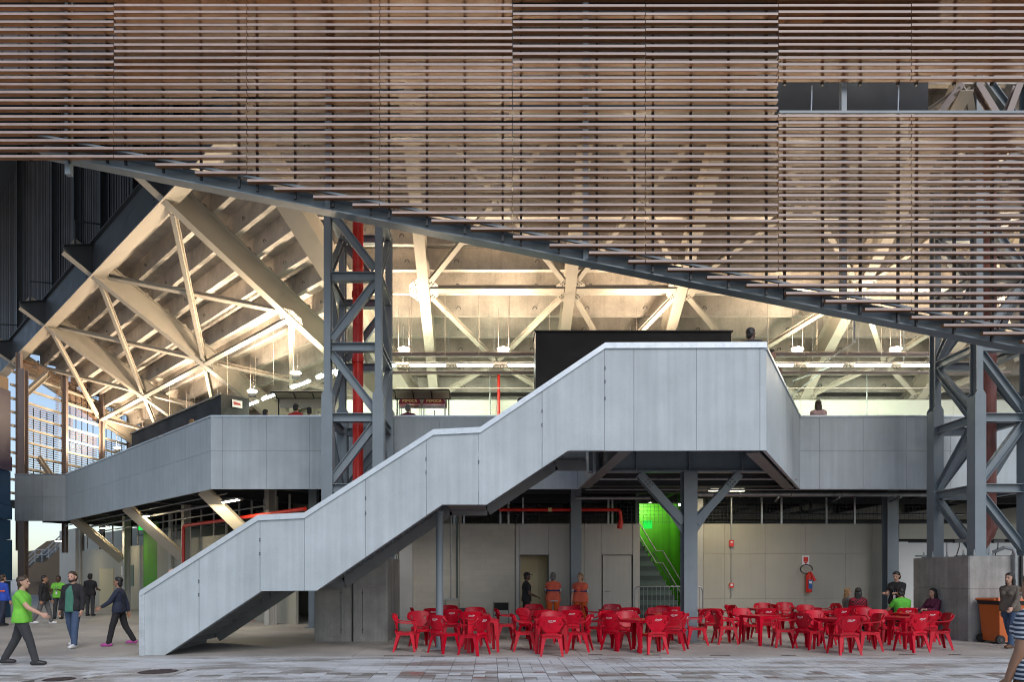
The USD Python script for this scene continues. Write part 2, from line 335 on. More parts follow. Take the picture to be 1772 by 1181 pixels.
def grandstand(name, label, Fr, h, sl, rakers, a_min, a_max, smax, mit, sign, brace_s, edge_mat, stub_s):
    t = thing(name, label, 'grandstand')
    up = up_of(Fr, sl)
    dk = K2 - KF
    n = int(smax / TR) + 1
    def clip(a, s):                                          # keep units on their side of the mitre
        m = mit(s); return max(a, m) if sign > 0 else max(a, m)
    ends = sorted([a_min] + list(rakers) + [a_max])
    for i in range(n):
        s = i * TR
        hb = h(s) + dk
        for a0, a1 in zip(ends[:-1], ends[1:]):
            b0, b1 = clip(a0, s), clip(a1, s)
            if b1 - b0 < .3: continue
            g_ = .008
            u = MB()
            P = lambda a, ss, hh: Fr(a, ss, hh)
            if i == 0 and sign < 0: continue
            u.hexa([P(b0 + g_, s, hb), P(b1 - g_, s, hb), P(b1 - g_, s + .16, hb), P(b0 + g_, s + .16, hb), P(b0 + g_, s, hb + .83), P(b1 - g_, s, hb + .83), P(b1 - g_, s + .16, hb + .83), P(b0 + g_, s + .16, hb + .83)])
            if i: u.hexa([P(b0 + g_, s - TR + .17, hb + .72), P(b1 - g_, s - TR + .17, hb + .72), P(b1 - g_, s, hb + .72), P(b0 + g_, s, hb + .72), P(b0 + g_, s - TR + .17, hb + .83), P(b1 - g_, s - TR + .17, hb + .83), P(b1 - g_, s, hb + .83), P(b0 + g_, s, hb + .83)])
            unit = obj('concrete_step', u, 'stand_concrete', t)
            if b1 - b0 > 2.4 and i % 1 == 0:
                for q in (.22, .78):
                    a = b0 + (b1 - b0) * q; lp = MB()
                    lp.tube([P(a + .07 * math.cos(w), s - .02 - .05 * math.sin(w), hb + .22 + .08 * math.sin(w)) for w in np.linspace(0, math.pi, 7)], .012, 5)
                    obj('lifting_loop', lp, 'dark_steel', unit)
    for a in rakers:
        r = MB(); d0, d1 = -stub_s, smax - .2
        nrm = up
        A, B = Fr(a, d0, h(d0)), Fr(a, d1, h(d1))
        r.bar(A, B, .34, .03, nrm, (0, .015)); r.bar(A, B, .03, .80, nrm, (0, .03 + .40)); r.bar(Fr(a, 0, h(0)), B, .32, .03, nrm, (0, .845))
        for i in range(n - 1):                               # stools that carry each step
            s = i * TR + .1
            c = Fr(a, s, h(s)) + nrm * .86; r.bar(c - nrm * .02, c + nrm * .13, .12, .10, Fr(a, s, h(s)) - Fr(a + 1, s, h(s)))
        obj('raker_beam', r, 'cream_steel', t)
    if rakers[0] != mit(0):                                  # double-width raker along the mitre (built once)
        if sign > 0:
            r = MB(); A, B = Fr(mit(0), 0, h(0)), Fr(mit(smax - .2), smax - .2, h(smax - .2))
            r.bar(A, B, .62, .03, up, (0, .015)); r.bar(A, B, .03, .8, up, (-.2, .43)); r.bar(A, B, .03, .8, up, (.2, .43)); r.bar(A, B, .6, .03, up, (0, .845))
            obj('raker_beam', r, 'cream_steel', t)
    s0, s1, s2, s3 = brace_s
    def node(a, s, q=.22): return Fr(a, s, h(s)) + up * q
    for a0, a1 in zip(rakers[:-1], rakers[1:]):
        w = abs(a1 - a0); sg = 1 if a1 > a0 else -1
        yield_ = []
        for s in ((s1,) if sign > 0 else (s1,)):
            b = MB(); b.ibeam(node(a0 + .2 * sg, s, .10), node(a1 - .2 * sg, s, .10), .17, .2, up); obj('tie_beam', b, 'cream_steel', t)
        if sign > 0:
            am = (a0 + a1) / 2
            for (pa, ps), (qa, qs) in (((a0, s1), (am, s0)), ((a1, s1), (am, s0)), ((a0, s1), (am, s2)), ((a1, s1), (am, s2)), ((am, s2), (a0, s3)), ((am, s2), (a1, s3)), ((am, s0), (a0, s0 - 2.4)), ((am, s0), (a1, s0 - 2.4))):
                A, B = node(pa, ps, .12), node(qa, qs, .12); d = (B - A) / np.linalg.norm(B - A)
                b = MB(); b.ibeam(A + d * .35, B - d * .12, .15, .17, up, .03, .03); obj('brace', b, 'cream_steel', t)
        else:
            for k, ((pa, ps), (qa, qs)) in enumerate((((a0, 0.25), (a1, s1)), ((a1, 0.25), (a0, s1)), ((a0, s1), (a1, s1 + 4.2)), ((a1, s1), (a0, s1 + 4.2)))):
                q = .12 + .18 * (k % 2)
                A, B = node(pa, ps, q), node(qa, qs, q); d = (B - A) / np.linalg.norm(B - A)
                b = MB(); b.ibeam(A + d * .35, B - d * .35, .17, .17, up, .03, .03); obj('brace', b, 'cream_steel', t)
    lat = Fr(1, 0, 0) - Fr(0, 0, 0); al = Fr(0, 1, -sl) - Fr(0, 0, 0); al /= np.linalg.norm(al)
    for a in rakers:                                         # gusset plates with their bolts at the nodes
        for s in ((s1, s3) if sign > 0 else (s1,)):
            c = node(a, s, .03)
            poly = Polygon([(-.2, -.42), (.2, -.42), (.46, -.2), (.46, .2), (.2, .42), (-.2, .42), (-.46, .2), (-.46, -.2)])
            m = MB(); m.prism(poly, lambda x, y, z: c + lat * x + al * y + up * z, .008, .03)
            gp = obj('gusset_plate', m, 'cream_steel', t)
            bm = MB()
            for sg in (-1, 1):
                bolts(bm, c + lat * sg * .34, lat * .085, al * .10, 3, 2, .018, -up)
                for k in (-1, 1): bolts(bm, c + lat * sg * .27 + al * k * .24, (lat * sg + al * k) * .06, (lat * sg - al * k) * .06, 2, 2, .018, -up)
            obj('bolt_group', bm, 'dark_steel', gp, kind='stuff')
    # edge beam: box with its soffit on the flange plane
    e = MB(); a0 = mit(0) + .02; a_max = a_max + (3.8 if sign < 0 else 0)
    H = h(0)
    e.hexa([Fr(a0, 0, H - .03), Fr(a_max, 0, H - .03), Fr(a_max, .46, H - .03), Fr(a0, .46, H - .03), Fr(a0, 0, H), Fr(a_max, 0, H), Fr(a_max, .46, H), Fr(a0, .46, H)])
    obj('edge_beam', e, edge_mat, t)
    return t
RF = [-2.17, 2.55, 6.15, 11.93, 16.4, 21.5]
RC = [22.4, 30.0, 37.6, 45.2]
grandstand('grandstand', 'stepped concrete underside of the grandstand straight ahead, on cream raker beams, behind the slatted screen', front, hF, SL, RF, -7.0, 27.0, 10.8, mitre, 1, (1.75, 4.3, 6.86, 8.4), 'cream_steel', .6)
grandstand('grandstand', 'angled corner of the grandstand at the left, with raking cream beams and concrete steps', corner, hC, SLC, RC, 10.0, 45.7, 11.2, mitre_c, -1, (0, 4.4, 0, 0), 'cream_steel', .95)

# dark cladding above the stand edge, with its girders
def wall_panels(t, name, P, a0, a1, step, z0, z1, material, ribs=5, proud=.05):
    k = int(round((a1 - a0) / step))
    for i in range(k):
        q0, q1 = a0 + i * step + .01, a0 + (i + 1) * step - .01
        m = MB(); w = (q1 - q0)
        m.hexa([P(q0, 0, z0), P(q1, 0, z0), P(q1, .05, z0), P(q0, .05, z0), P(q0, 0, z1), P(q1, 0, z1), P(q1, .05, z1), P(q0, .05, z1)])
        for r in range(ribs):
            x0 = q0 + w * (r + .15 + .1 * ((i * 3 + r) % 3)) / ribs; x1 = x0 + w / ribs * (.30 + .12 * ((i + r) % 3))
            m.hexa([P(x0, -proud, z0), P(x1, -proud, z0), P(x1, 0.002, z0), P(x0, 0.002, z0), P(x0, -proud, z1), P(x1, -proud, z1), P(x1, 0.002, z1), P(x0, 0.002, z1)])
        obj(name, m, material, t)
t = thing('cladding_wall', 'dark ribbed metal cladding wall rising above the left corner of the stand', 'wall')
wall_panels(t, 'cladding_panel', lambda a, s, z: corner(a, .75 + s, z - EYE), 16.9, 52.9, 1.5, EYE + hC(0) + 1.1, 25.49, 'cladding')
for a in RC + [18.6, 26.2, 33.8]:
    m = MB(); m.ibeam(corner(a, .45, hC(0) + 1.2), corner(a, .45, 25.48 - EYE), .25, .28, corner(0, 1, 0) - corner(0, 0, 0)); obj('steel_post', m, 'shade_steel', t)
t2 = thing('cladding_wall', 'dark grey cladding wall seen through the slats high above the middle of the stand', 'wall')
wall_panels(t2, 'cladding_panel', lambda a, s, z: np.array([a, 18.55 + s, z]), -6.6, 27.4, 2.0, EYE + hF(0) + 1.15, 25.49, 'cladding', 4)
t3_ = thing('cladding_wall', 'dark cladding wall behind the top slats at the far left', 'wall')
wall_panels(t3_, 'cladding_panel', lambda a, s, z: np.array([a, 18.55 + s, z]), -16.6, -6.6, 2.0, 15.3, 25.49, 'cladding', 4)
t = thing('stand_girder', 'steel girder with shade painted into its colour and brackets, on the left corner edge beam', 'girder')
m = MB(); L_ = lambda s, z: [corner(17.6, s, hC(0) + z), corner(50, s, hC(0) + z)]
def run(s0, s1, z0, z1): p, q = L_(s0, z0), L_(s1, z0); r, w = L_(s0, z1), L_(s1, z1); m.hexa([p[0], p[1], q[1], q[0], r[0], r[1], w[1], w[0]])
run(.10, .13, .004, 1.25); run(-.03, .24, 1.254, 1.29); obj('girder_beam', m, 'shade_steel', t)
for a in RC:
    m = MB()
    m.prism(Polygon([(-.93, .60), (.095, .07), (.095, 1.20), (-.93, .82)]), lambda x, y, z: corner(a, x, hC(0) + y) + (corner(1, 0, 0) - corner(0, 0, 0)) * z, -.02, .02)
    m.hexa([corner(a - .14, -.93, hC(0) + .825), corner(a + .14, -.93, hC(0) + .825), corner(a + .14, .09, hC(0) + 1.205), corner(a - .14, .09, hC(0) + 1.205), corner(a - .14, -.93, hC(0) + .855), corner(a + .14, -.93, hC(0) + .855), corner(a + .14, .09, hC(0) + 1.235), corner(a - .14, .09, hC(0) + 1.235)])
    br = obj('bracket', m, 'shade_steel', t)
    bm = MB(); bolts(bm, corner(a + .9, .10, hC(0) + .62), (0, 0, .15), corner(.12, 0, 0) - corner(0, 0, 0), 6, 2, .022, corner(0, -1, 0) - corner(0, 0, 0)); obj('bolt_group', bm, 'dark_steel', br, kind='stuff')
    m = MB(); m.tube([corner(a - .1, -.55, hC(0) + .95), corner(a - .1, -.55, hC(0) + 1.9), corner(a - .1, .4, hC(0) + 2.1)], .035, 6); obj('lug', m, 'dark_steel', t)

m = MB(); m.box(-48, 28, 15.3, 60, 25.5, 25.8)  # unseen roof, added to darken the cladding and the gaps between slats
obj('roof_slab', m, 'deck_under', label='dark unseen roof added to shade the space behind the slatted screen', cat='roof')

# ================================================================ slatted screen
DL = 15.4
sx = lambda u: (u - CX) / F * DL
sz = lambda v: EYE + (CY - v) / F * DL
joints = [-33, 197, 427, 657, 887, 1117, 1347, 1577, 1807]
rowsA = [-19, -5, 9.5, 23.5, 37.4, 51.3, 65.1, 79, 93, 107, 121]            # wide spacing
rowsB = [-14.5, -3, 8.5, 20, 31.3, 42.7, 54.1, 65.5, 76.9, 88.3, 99.7, 111.1, 122.5]
low = [134.2, 145.5] + [159.2 + 13.92 * k for k in range(0, 32)]
rightB = [200.5 + 11.45 * k for k in range(0, 19)]                         # to about 407
slope0 = lambda v: 266 + (v - 284) * 4.90                                  # where a row starts at the diagonal edge
def slat(parent, u0, u1, v):
    x0, x1 = sx(u0) + .008, sx(u1) - .008; z = sz(v) + rng.uniform(-.004, .004); tl = rng.uniform(-.003, .003)
    m = MB(); y = DL + rng.uniform(-.004, .004); hh, dd, c = .033, .10, .006
    pts = [(0, -hh + c), (0, hh - c), (c, hh), (dd, hh), (dd, -hh), (c, -hh)]
    m.prism(Polygon(pts), lambda a, b, q: (x0 + (x1 - x0) * q, y + a, z + b + tl * (q - .5)), 0, 1)
    s_ = obj('slat', m, 'slat_wood', parent)
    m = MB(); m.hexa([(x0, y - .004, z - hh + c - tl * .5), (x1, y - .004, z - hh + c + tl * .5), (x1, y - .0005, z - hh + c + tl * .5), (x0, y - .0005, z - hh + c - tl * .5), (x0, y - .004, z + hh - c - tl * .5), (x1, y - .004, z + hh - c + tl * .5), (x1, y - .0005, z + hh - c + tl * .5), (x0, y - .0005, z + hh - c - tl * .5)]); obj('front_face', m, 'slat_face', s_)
def fixing_bars(parent, u0, v0, v1, cut):
    for k in (15, 81, 147, 213):
        u = u0 + k
        vb = v1 if not cut else min(v1, 284 + (u - 266) / 4.90 + 6)
        if vb - v0 < 8 or u > 1790: continue
        m = MB(); m.box(sx(u) - .025, sx(u) + .025, DL + .107, DL + .16, sz(vb), sz(v0)); obj('fixing_bar', m, 'black_bar', parent)
ordn = ['first', 'second', 'third', 'fourth', 'fifth', 'sixth', 'seventh', 'eighth']
for c in range(8):
    u0, u1 = joints[c], joints[c + 1]
    dense = c in (1, 2, 3, 6, 7)
    up_ = thing('slat_panel', f"upper panel of {'closely' if dense else 'widely'} spaced slats, {ordn[c]} column from the left", 'slat panel', group='slat panels of the upper row')
    rows = [v for v in (rowsB if dense else rowsA)] + ([134] if c in (6, 7) else [])
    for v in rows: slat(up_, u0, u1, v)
    fixing_bars(up_, u0, -25, 140 if c in (6, 7) else 128, False)
    lo = thing('slat_panel', f"lower panel of slats, {ordn[c]} column from the left, {'below the open gap' if c in (6, 7) else 'ending level' if c == 0 else 'cut off diagonally'}", 'slat panel', group='slat panels of the lower row')
    if c in (6, 7): rows = rightB + [v for v in low if v > 412]
    else: rows = low
    for v in rows:
        if c == 0 and v > 272: break
        s = max(u0, slope0(v)) if v > 276 else u0
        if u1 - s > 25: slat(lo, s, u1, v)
    fixing_bars(lo, u0, 197 if c in (6, 7) else 128, 276 if c == 0 else 640, c != 0)
up_m = MB()
for z in np.arange(15.35, 25.4, .181): up_m.box(sx(-33), sx(1807), DL, DL + .1, z - .034, z + .034)  # rows above the view, added to keep sun off the cladding behind
# steel frame of the screen
fr = thing('screen_frame', 'blue-grey steel frame that carries the slats, with the long diagonal beam', 'steel frame')
A, B = np.array([sx(60), DL + .33, sz(244)]), np.array([sx(1800), DL + .33, sz(590)])
m = MB(); m.ibeam(A, B, .30, .30, tf=.03, tw=.03); obj('diagonal_beam', m, 'blue_steel', fr)
m = MB(); m.bar(A + (0, -.25, .19), B + (0, -.25, .19), .06, .05); obj('trim_angle', m, 'blue_steel', fr)
m = MB(); m.box(sx(1349), sx(1800), DL + .0, DL + .14, sz(195.5), sz(191)); obj('sill_rail', m, 'blue_steel', fr)
obj('upper_slats', up_m, 'slat_wood', fr, kind='stuff')
for u in (107, 563, 1016, 1469):
    vb = 292 if u < 200 else 252 + (u - 60) * .1986
    m = MB(); m.box(sx(u) - .06, sx(u) + .06, DL + .20, DL + .32, sz(vb), 16.9); obj('mullion', m, 'blue_steel', fr)
for u0, u1, v, dy, hgt in ((190, 1800, 226, 1.6, .5), (-60, 700, 150, 1.9, .35), (880, 1350, 180, 1.7, .45), (1340, 1606, 170, 1.5, 1.0), (-60, 1800, 20, 1.7, .4)):
    y = DL + dy; f_ = y / DL
    m = MB(); m.ibeam(((u0 - CX) / F * y, y, EYE + (CY - v) / F * y), ((u1 - CX) / F * y, y, EYE + (CY - v) / F * y), .25, hgt); obj('cross_girder', m, 'shade_steel', fr)
for u in (1410, 1384 + 178):
    m = MB(); m.tube([(sx(u), DL + .18, sz(196)), (sx(u) + .02, DL + .18, sz(138))], .014, 6); obj('tie_rod', m, 'cap_metal', fr)
hb = MB(); y = 17.2
hb.bar(((1035 - CX) / F * y, y, EYE + 876 / F * y), ((1312 - CX) / F * y, y, EYE + 876 / F * y), .12, .12)
obj('lit_beam', hb, 'cream_steel', fr)
for p, q in (((1625, 196), (1662, 148)), ((1690, 148), (1722, 200)), ((1742, 200), (1762, 146)), ((680, 117), (884, 25)), ((1530, 25), (1650, 98)), ((1031, 168), (1040, 140)), ((1280, 166), (1297, 136))):
    m = MB(); m.ibeam(W(*p, 17.3), W(*q, 17.3), .16, .18, (0, 1, 0)); obj('lit_beam', m, 'cream_steel' if p[0] < 1600 else 'pink_pipe', fr)

# ================================================================ deck
ZB, ZT, ZF = 4.30, 6.52, 5.30
X0, D0 = -8.42, 20.5                                     # left corner of the front deck
XL, DLFT = -20.0, 32.08
deck = thing('concourse_deck', 'raised concourse deck faced with grey cement boards, running across behind the staircase', 'deck')
def fascia(P, L, step, name='fascia_panel', zb=ZB, zt=ZT - .05, th=.06, rows=(0.0, .53, 1.0), first=None):
    """P(a, s, z): a along, s towards the viewer"""
    e = [0.0]
    if first: e.append(first)
    while e[-1] + step * 1.3 < L: e.append(e[-1] + step)
    e.append(L)
    for a0, a1 in zip(e[:-1], e[1:]):
        for r0, r1 in zip(rows[:-1], rows[1:]):
            z0, z1 = zb + (zt - zb) * r0 + .003, zb + (zt - zb) * r1 - .003
            m = MB(); b0, b1 = a0 + .004, a1 - .004
            m.hexa([P(b0, 0, z0), P(b1, 0, z0), P(b1, -th, z0), P(b0, -th, z0), P(b0, 0, z1), P(b1, 0, z1), P(b1, -th, z1), P(b0, -th, z1)])
            obj(name, m, 'cement_board', deck)
    m = MB(); m.hexa([P(0, .03, zt), P(L, .03, zt), P(L, -th - .05, zt), P(0, -th - .05, zt), P(0, .03, zt + .05), P(L, .03, zt + .05), P(L, -th - .05, zt + .05), P(0, -th - .05, zt + .05)])
    obj('cap_rail', m, 'cap_metal', deck)
    m = MB(); m.hexa([P(0, -.07, zb + .05), P(L, -.07, zb + .05), P(L, -.13, zb + .05), P(0, -.13, zb + .05), P(0, -.07, zt - .02), P(L, -.07, zt - .02), P(L, -.13, zt - .02), P(0, -.13, zt - .02)])
    obj('inner_lining', m, 'blue_steel', deck)
def line(p, q):
    p, q = np.array(p, float), np.array(q, float); L = np.linalg.norm(q - p); d = (q - p) / L; nrm = np.array([d[1], -d[0]])
    if nrm[1] > 0 and abs(nrm[1]) > .3: nrm = -nrm
    return (lambda a, s, z: np.array([*(p + d * a + nrm * s), z])), L
LX = 2.60
P, L = line((X0, D0), (LX, D0)); fascia(P, L, 1.30, first=.36)
P, L = line((9.27, D0), (26.0, D0)); fascia(P, L, 1.31, first=.59)
P, L = line((XL, DLFT), (X0, D0)); fascia(P, L, 1.31)
P, L = line((-22.4, DLFT), (XL, DLFT)); fascia(P, L, 1.30, first=1.3)
P = lambda a, s, z: np.array([LX - s, 17.35 + a, z]); fascia(P, D0 - 17.35, 1.6)
# floor slab and soffit frame
poly = Polygon([(-23.5, 60), (-23.5, DLFT + .06), (XL, DLFT + .06), (X0, D0 + .06), (26, D0 + .06), (26, 60)])
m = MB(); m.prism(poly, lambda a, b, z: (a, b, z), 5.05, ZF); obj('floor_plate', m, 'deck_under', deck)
m = MB(); m.prism(Polygon([(-23.4, 59), (-23.4, DLFT + .3), (XL + .1, DLFT + .3), (X0 + .1, D0 + .3), (26, D0 + .3), (26, 59)]), lambda a, b, z: (a, b, z), ZF + .004, ZF + .03); obj('floor_screed', m, 'floor_screed', deck)
for a, b in (((X0, D0 + .2), (26, D0 + .2)), ((X0 + .15, D0 + .2), (XL + .15, DLFT + .2)), ((-22.4, DLFT + .2), (XL, DLFT + .2)), ((-5, 22.4), (20, 22.4)), ((-4, 25.5), (20, 25.5))):
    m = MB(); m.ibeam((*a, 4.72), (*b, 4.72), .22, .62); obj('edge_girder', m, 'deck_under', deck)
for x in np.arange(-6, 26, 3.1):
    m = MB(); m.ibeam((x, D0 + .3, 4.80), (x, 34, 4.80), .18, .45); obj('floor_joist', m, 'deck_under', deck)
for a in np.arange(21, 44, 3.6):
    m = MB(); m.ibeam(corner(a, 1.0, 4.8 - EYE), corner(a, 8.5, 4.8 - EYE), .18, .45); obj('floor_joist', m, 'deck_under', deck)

# ================================================================ staircase and its landing
DS, DB = 14.40, 17.30
X = lambda u: (u - CX) / 82.0
Z = lambda v: EYE + (CY - v) / 82.0
st = thing('staircase', 'long grey cement board staircase rising to the right in three flights to a landing', 'staircase')
topl = [(243, 1032), (447, 901), (527, 897), (750, 753), (831, 749), (1047, 603), (1326, 602)]
bot = [(1326, 780), (982, 781), (842, 874), (765, 874), (548, 1023), (452, 1024), (285, 1135), (243, 1135)]
profile = Polygon([(X(u), Z(v)) for u, v in topl + bot])
cuts = [243, 344.5, 450, 527, 633, 737.5, 828.5, 938, 1046, 1097, 1205, 1315, 1327]
for side, y0, y1 in (('near', DS, DS + .07), ('far', DB - .07, DB)):
    for a, b in zip(cuts[:-1], cuts[1:]):
        if side == 'far' and a > 1040: continue
        q = (profile if side == 'near' else profile.intersection(affinity.translate(profile, 0, .16))).intersection(sbox(X(a) + .004, 0, X(b) - .004, 9))
        m = MB(); m.prism(q, lambda p, z, h: (p, h, z), y0, y1); obj('parapet_panel', m, 'cement_board', st)
    m = MB()
    tl = [(X(u), Z(v)) for u, v in (topl if side == 'near' else topl[:6])]
    up2 = [(a, b + .11) for a, b in tl]; dn = [(a, b - .01) for a, b in tl]
    m.prism(Polygon(dn + up2[::-1]), lambda p, z, h: (p, h, z), y0 - .035, y1 + .035); obj('cap_rail', m, 'cap_metal', st)
m = MB(); m.box(X(243) - .02, X(243) + .09, DS - .02, DS + .08, 0, Z(1026)); obj('end_trim', m, 'cap_metal', st)
m = MB(); m.prism(Polygon([(X(985), Z(780)), (X(1045), Z(780)), (X(1045), Z(738))]), lambda p, z, h: (p, h, z), DS - .012, DS - .001); obj('patch_panel', m, 'cement_board', st)
# stringers set back from the boards, following the soffit
sof = [(285, 1135), (452, 1024), (548, 1023), (765, 874), (842, 874), (982, 781), (1046, 781)]
for y in (DS + .075, DB - .175):
    for (a, b), (c, d) in zip(sof[:-1], sof[1:]):
        m = MB(); m.bar((X(a), y + .05, Z(b) + .15), (X(c), y + .05, Z(d) + .15), .10, .26); obj('stringer', m, 'stair_under', st)
# treads and risers
def flight(x0, z0, x1, z1):
    n = max(2, int(round((z1 - z0) / .168))); dx, dz = (x1 - x0) / n, (z1 - z0) / n
    for i in range(n):
        m = MB(); xa = x0 + i * dx; za = z0 + (i + 1) * dz
        m.box(xa - .02, xa + dx + .012, DS + .09, DB - .09, za - .035, za)
        m.box(xa - .02, xa, DS + .09, DB - .09, za - dz - .03, za - .036)
        obj('step', m, 'stair_under', st)
ZL1, ZL2 = Z(1024) + .30, Z(874) + .30
flight(X(262), 0, X(452), ZL1); flight(X(545), ZL1, X(765), ZL2); flight(X(842), ZL2, X(1046), ZF)
for a, b, z in ((X(452), X(545), ZL1), (X(765), X(842), ZL2)):
    m = MB(); m.box(a + .01, b - .03, DS + .09, DB - .09, z - .16, z - .0); obj('half_landing', m, 'stair_under', st)
# landing: front board continues, side board flares out to the deck
lp = Polygon([(X(1046), DS + .1), (X(1326) - .06, DS + .1), (9.15, D0 + .05), (LX + .1, D0 + .05), (LX + .1, DB), (X(1046), DB)])
m = MB(); m.prism(lp, lambda a, b, z: (a, b, z), ZF - .18, ZF); obj('landing_floor', m, 'stair_under', st)
p0, p1 = np.array([X(1326), DS + .004]), np.array([9.27, D0]); L = np.linalg.norm(p1 - p0); dd = (p1 - p0) / L; nn = np.array([dd[1], -dd[0]])
PS = lambda a, s, z: np.array([*(p0 + dd * a + nn * s), z])
for a0, a1 in zip([0, .9, 2.3, 3.7, 5.1], [.9, 2.3, 3.7, 5.1, L]):
    m = MB(); z0, z1 = ZB + .02, ZT - .06
    m.hexa([PS(a0 + .005, 0, z0), PS(a1 - .005, 0, z0), PS(a1 - .005, -.07, z0), PS(a0 + .005, -.07, z0), PS(a0 + .005, 0, z1), PS(a1 - .005, 0, z1), PS(a1 - .005, -.07, z1), PS(a0 + .005, -.07, z1)])
    obj('parapet_panel', m, 'cement_board', st)
m = MB(); m.hexa([PS(-.03, .03, ZT - .06), PS(L, .03, ZT - .06), PS(L, -.1, ZT - .06), PS(-.03, -.1, ZT - .06), PS(-.03, .03, ZT + .0), PS(L, .03, ZT), PS(L, -.1, ZT), PS(-.03, -.1, ZT)]); obj('cap_rail', m, 'cap_metal', st)
# landing frame: girder, edge beams, column with two raking struts
m = MB(); m.ibeam((LX - .1, 17.5, 4.78), (7.35, 17.5, 4.78), .28, .88, tf=.04)
for x in (3.7, 5.05, 6.4): m.box(x - .01, x + .01, 17.38, 17.5, 4.38, 5.18)
obj('landing_girder', m, 'blue_steel', st)
m = MB(); m.ibeam((2.86, DS + .2, 4.58), (2.82, D0, 4.58), .28, .5); obj('landing_beam', m, 'stair_under', st)
a, b = PS(.2, -.3, 4.58), PS(L, -.3, 4.58); m = MB(); m.ibeam(a, b, .28, .5); obj('landing_beam', m, 'stair_under', st)
cx_ = 5.07
m = MB(); m.box(cx_ - .17, cx_ + .17, 17.33, 17.36, 0, 4.34); m.box(cx_ - .17, cx_ + .17, 17.66, 17.69, 0, 4.34); m.box(cx_ - .015, cx_ + .015, 17.36, 17.66, 0, 4.34); m.box(cx_ - .30, cx_ + .30, 17.2, 17.8, .0, .03); obj('column', m, 'blue_steel', st)
for sg in (-1, 1):
    m = MB(); m.ibeam((cx_ + sg * .16, 17.5, 3.05), (cx_ + sg * 1.28, 17.5, 4.30), .2, .22, (0, 1, 0), tf=.02)
    m.prism(Polygon([(cx_ + sg * .17, 2.75), (cx_ + sg * .17, 3.30), (cx_ + sg * .45, 3.55), (cx_ + sg * .55, 3.32)]), lambda p, z, h: (p, h, z), 17.47, 17.49)
    s_ = obj('strut', m, 'blue_steel', st)
    bm = MB(); dv = np.array([sg * 1.12, 0, 1.25]); dv /= np.linalg.norm(dv); du = np.array([dv[2], 0, -dv[0]])
    bolts(bm, np.array([cx_ + sg * 1.05, 17.39, 4.05]), dv * .085, du * .085, 3, 2, .02, (0, -1, 0)); obj('bolt_group', bm, 'dark_steel', s_, kind='stuff')
m = MB(); m.tube([(-1.2, 15.85, 0), (-1.2, 15.85, Z(874))], .085, 14); m.box(-1.4, -1.0, 15.65, 16.05, 0, .02); obj('stair_post', m, 'blue_steel', st)
bm = MB()
for u, v in ((344.5, 1007), (344.5, 1030), (450, 935), (450, 959), (633, 863), (633, 889), (737.5, 795), (737.5, 818), (938, 712), (938, 736), (1047, 638), (1047, 661), (828.5, 800), (1047, 690)):
    for dz in (-.02, .02): bm.tube([(X(u), DS + .02, Z(v) + dz), (X(u), DS - .02, Z(v) + dz)], .013, 6)
obj('fixing_group', bm, 'dark_steel', st, kind='stuff')
# ================================================================ upper concourse: back walls, lamps, pipes
DW = 26.0
t = thing('concourse_wall', 'pale green-white wall at the back of the upper concourse, below the grandstand', 'wall')
for i in range(11):
    x0 = -5.6 + i * 2.9
    for z0, z1 in ((ZF, 6.9), (6.9, 8.42)):
        m = MB(); m.box(x0 + .004, x0 + 2.896, DW, DW + .1, z0 + .003, z1 - .003); obj('wall_panel', m, 'white_wall', t)
t = thing('concourse_wall', 'shaded wall at the back of the angled left part of the upper concourse', 'wall')
for i in range(9):
    a = 20.1 + i * 3.2
    m = MB(); m.hexa([corner(a, 8.9, ZF - EYE), corner(a + 3.19, 8.9, ZF - EYE), corner(a + 3.19, 9.0, ZF - EYE), corner(a, 9.0, ZF - EYE), corner(a, 8.9, 6.72), corner(a + 3.19, 8.9, 6.72), corner(a + 3.19, 9.0, 6.72), corner(a, 9.0, 6.72)]); obj('wall_panel', m, 'white_wall', t)
def rect_light(parent, pos, aim, w, h, power, col, name='light'):
    l = UsdLux.RectLight.Define(stage, numbered(str(parent.GetPath()) + '/' + name))
    l.CreateWidthAttr(w); l.CreateHeightAttr(h); l.CreateIntensityAttr(power); l.CreateColorAttr(Gf.Vec3f(*col)); l.CreateNormalizeAttr(True)
    l.AddTransformOp().Set(look_matrix(pos, aim))
    return l
WARM, COOL = (1.0, 0.77, 0.53), (0.86, 1.0, 0.72)
PW_FLOOD, PW_TUBE, PW_STRIP = 30.0, 6.5, 7.0
def tube_lamp(p, q, label):
    t = thing('tube_lamp', label, 'lamp', group='fluorescent tube lamps of the upper concourse')
    p, q = np.array(p, float), np.array(q, float)
    m = MB(); m.bar(p + (0, 0, .05), q + (0, 0, .05), .16, .05); obj('lamp_housing', m, 'white_paint', t)
    m = MB(); d = (q - p) / np.linalg.norm(q - p); m.tube([p + d * .03, q - d * .03], .045, 8); obj('lamp_tube', m, 'tube_light', t)
    rect_light(t, (p + q) / 2 - (0, 0, .06), (.1, .42, -.9), 1.0, .1, PW_TUBE, COOL)
    rect_light(t, (p + q) / 2 + (0, .11, .03), (0, .75, .6), 1.0, .1, PW_TUBE * .3, COOL)
zt = 8.72; dt = 22.75
names = ['beside the lattice tower, mostly hidden', 'straight above the popcorn cart', 'left of the black booth', 'cut off by the black booth', 'just right of the landing people', 'second to the right of the landing', 'third to the right of the landing', 'ending at the right lattice tower']
for (u0, u1), nm in zip(((664, 686), (708, 772), (790, 854), (878, 940), (1325, 1373), (1396, 1459), (1478, 1542), (1560, 1624)), names):
    x0, x1 = (u0 - CX) / F * dt, (u1 - CX) / F * dt
    tube_lamp((x0, dt, zt), (x1, dt, zt), 'white fluorescent tube lamp ' + nm)
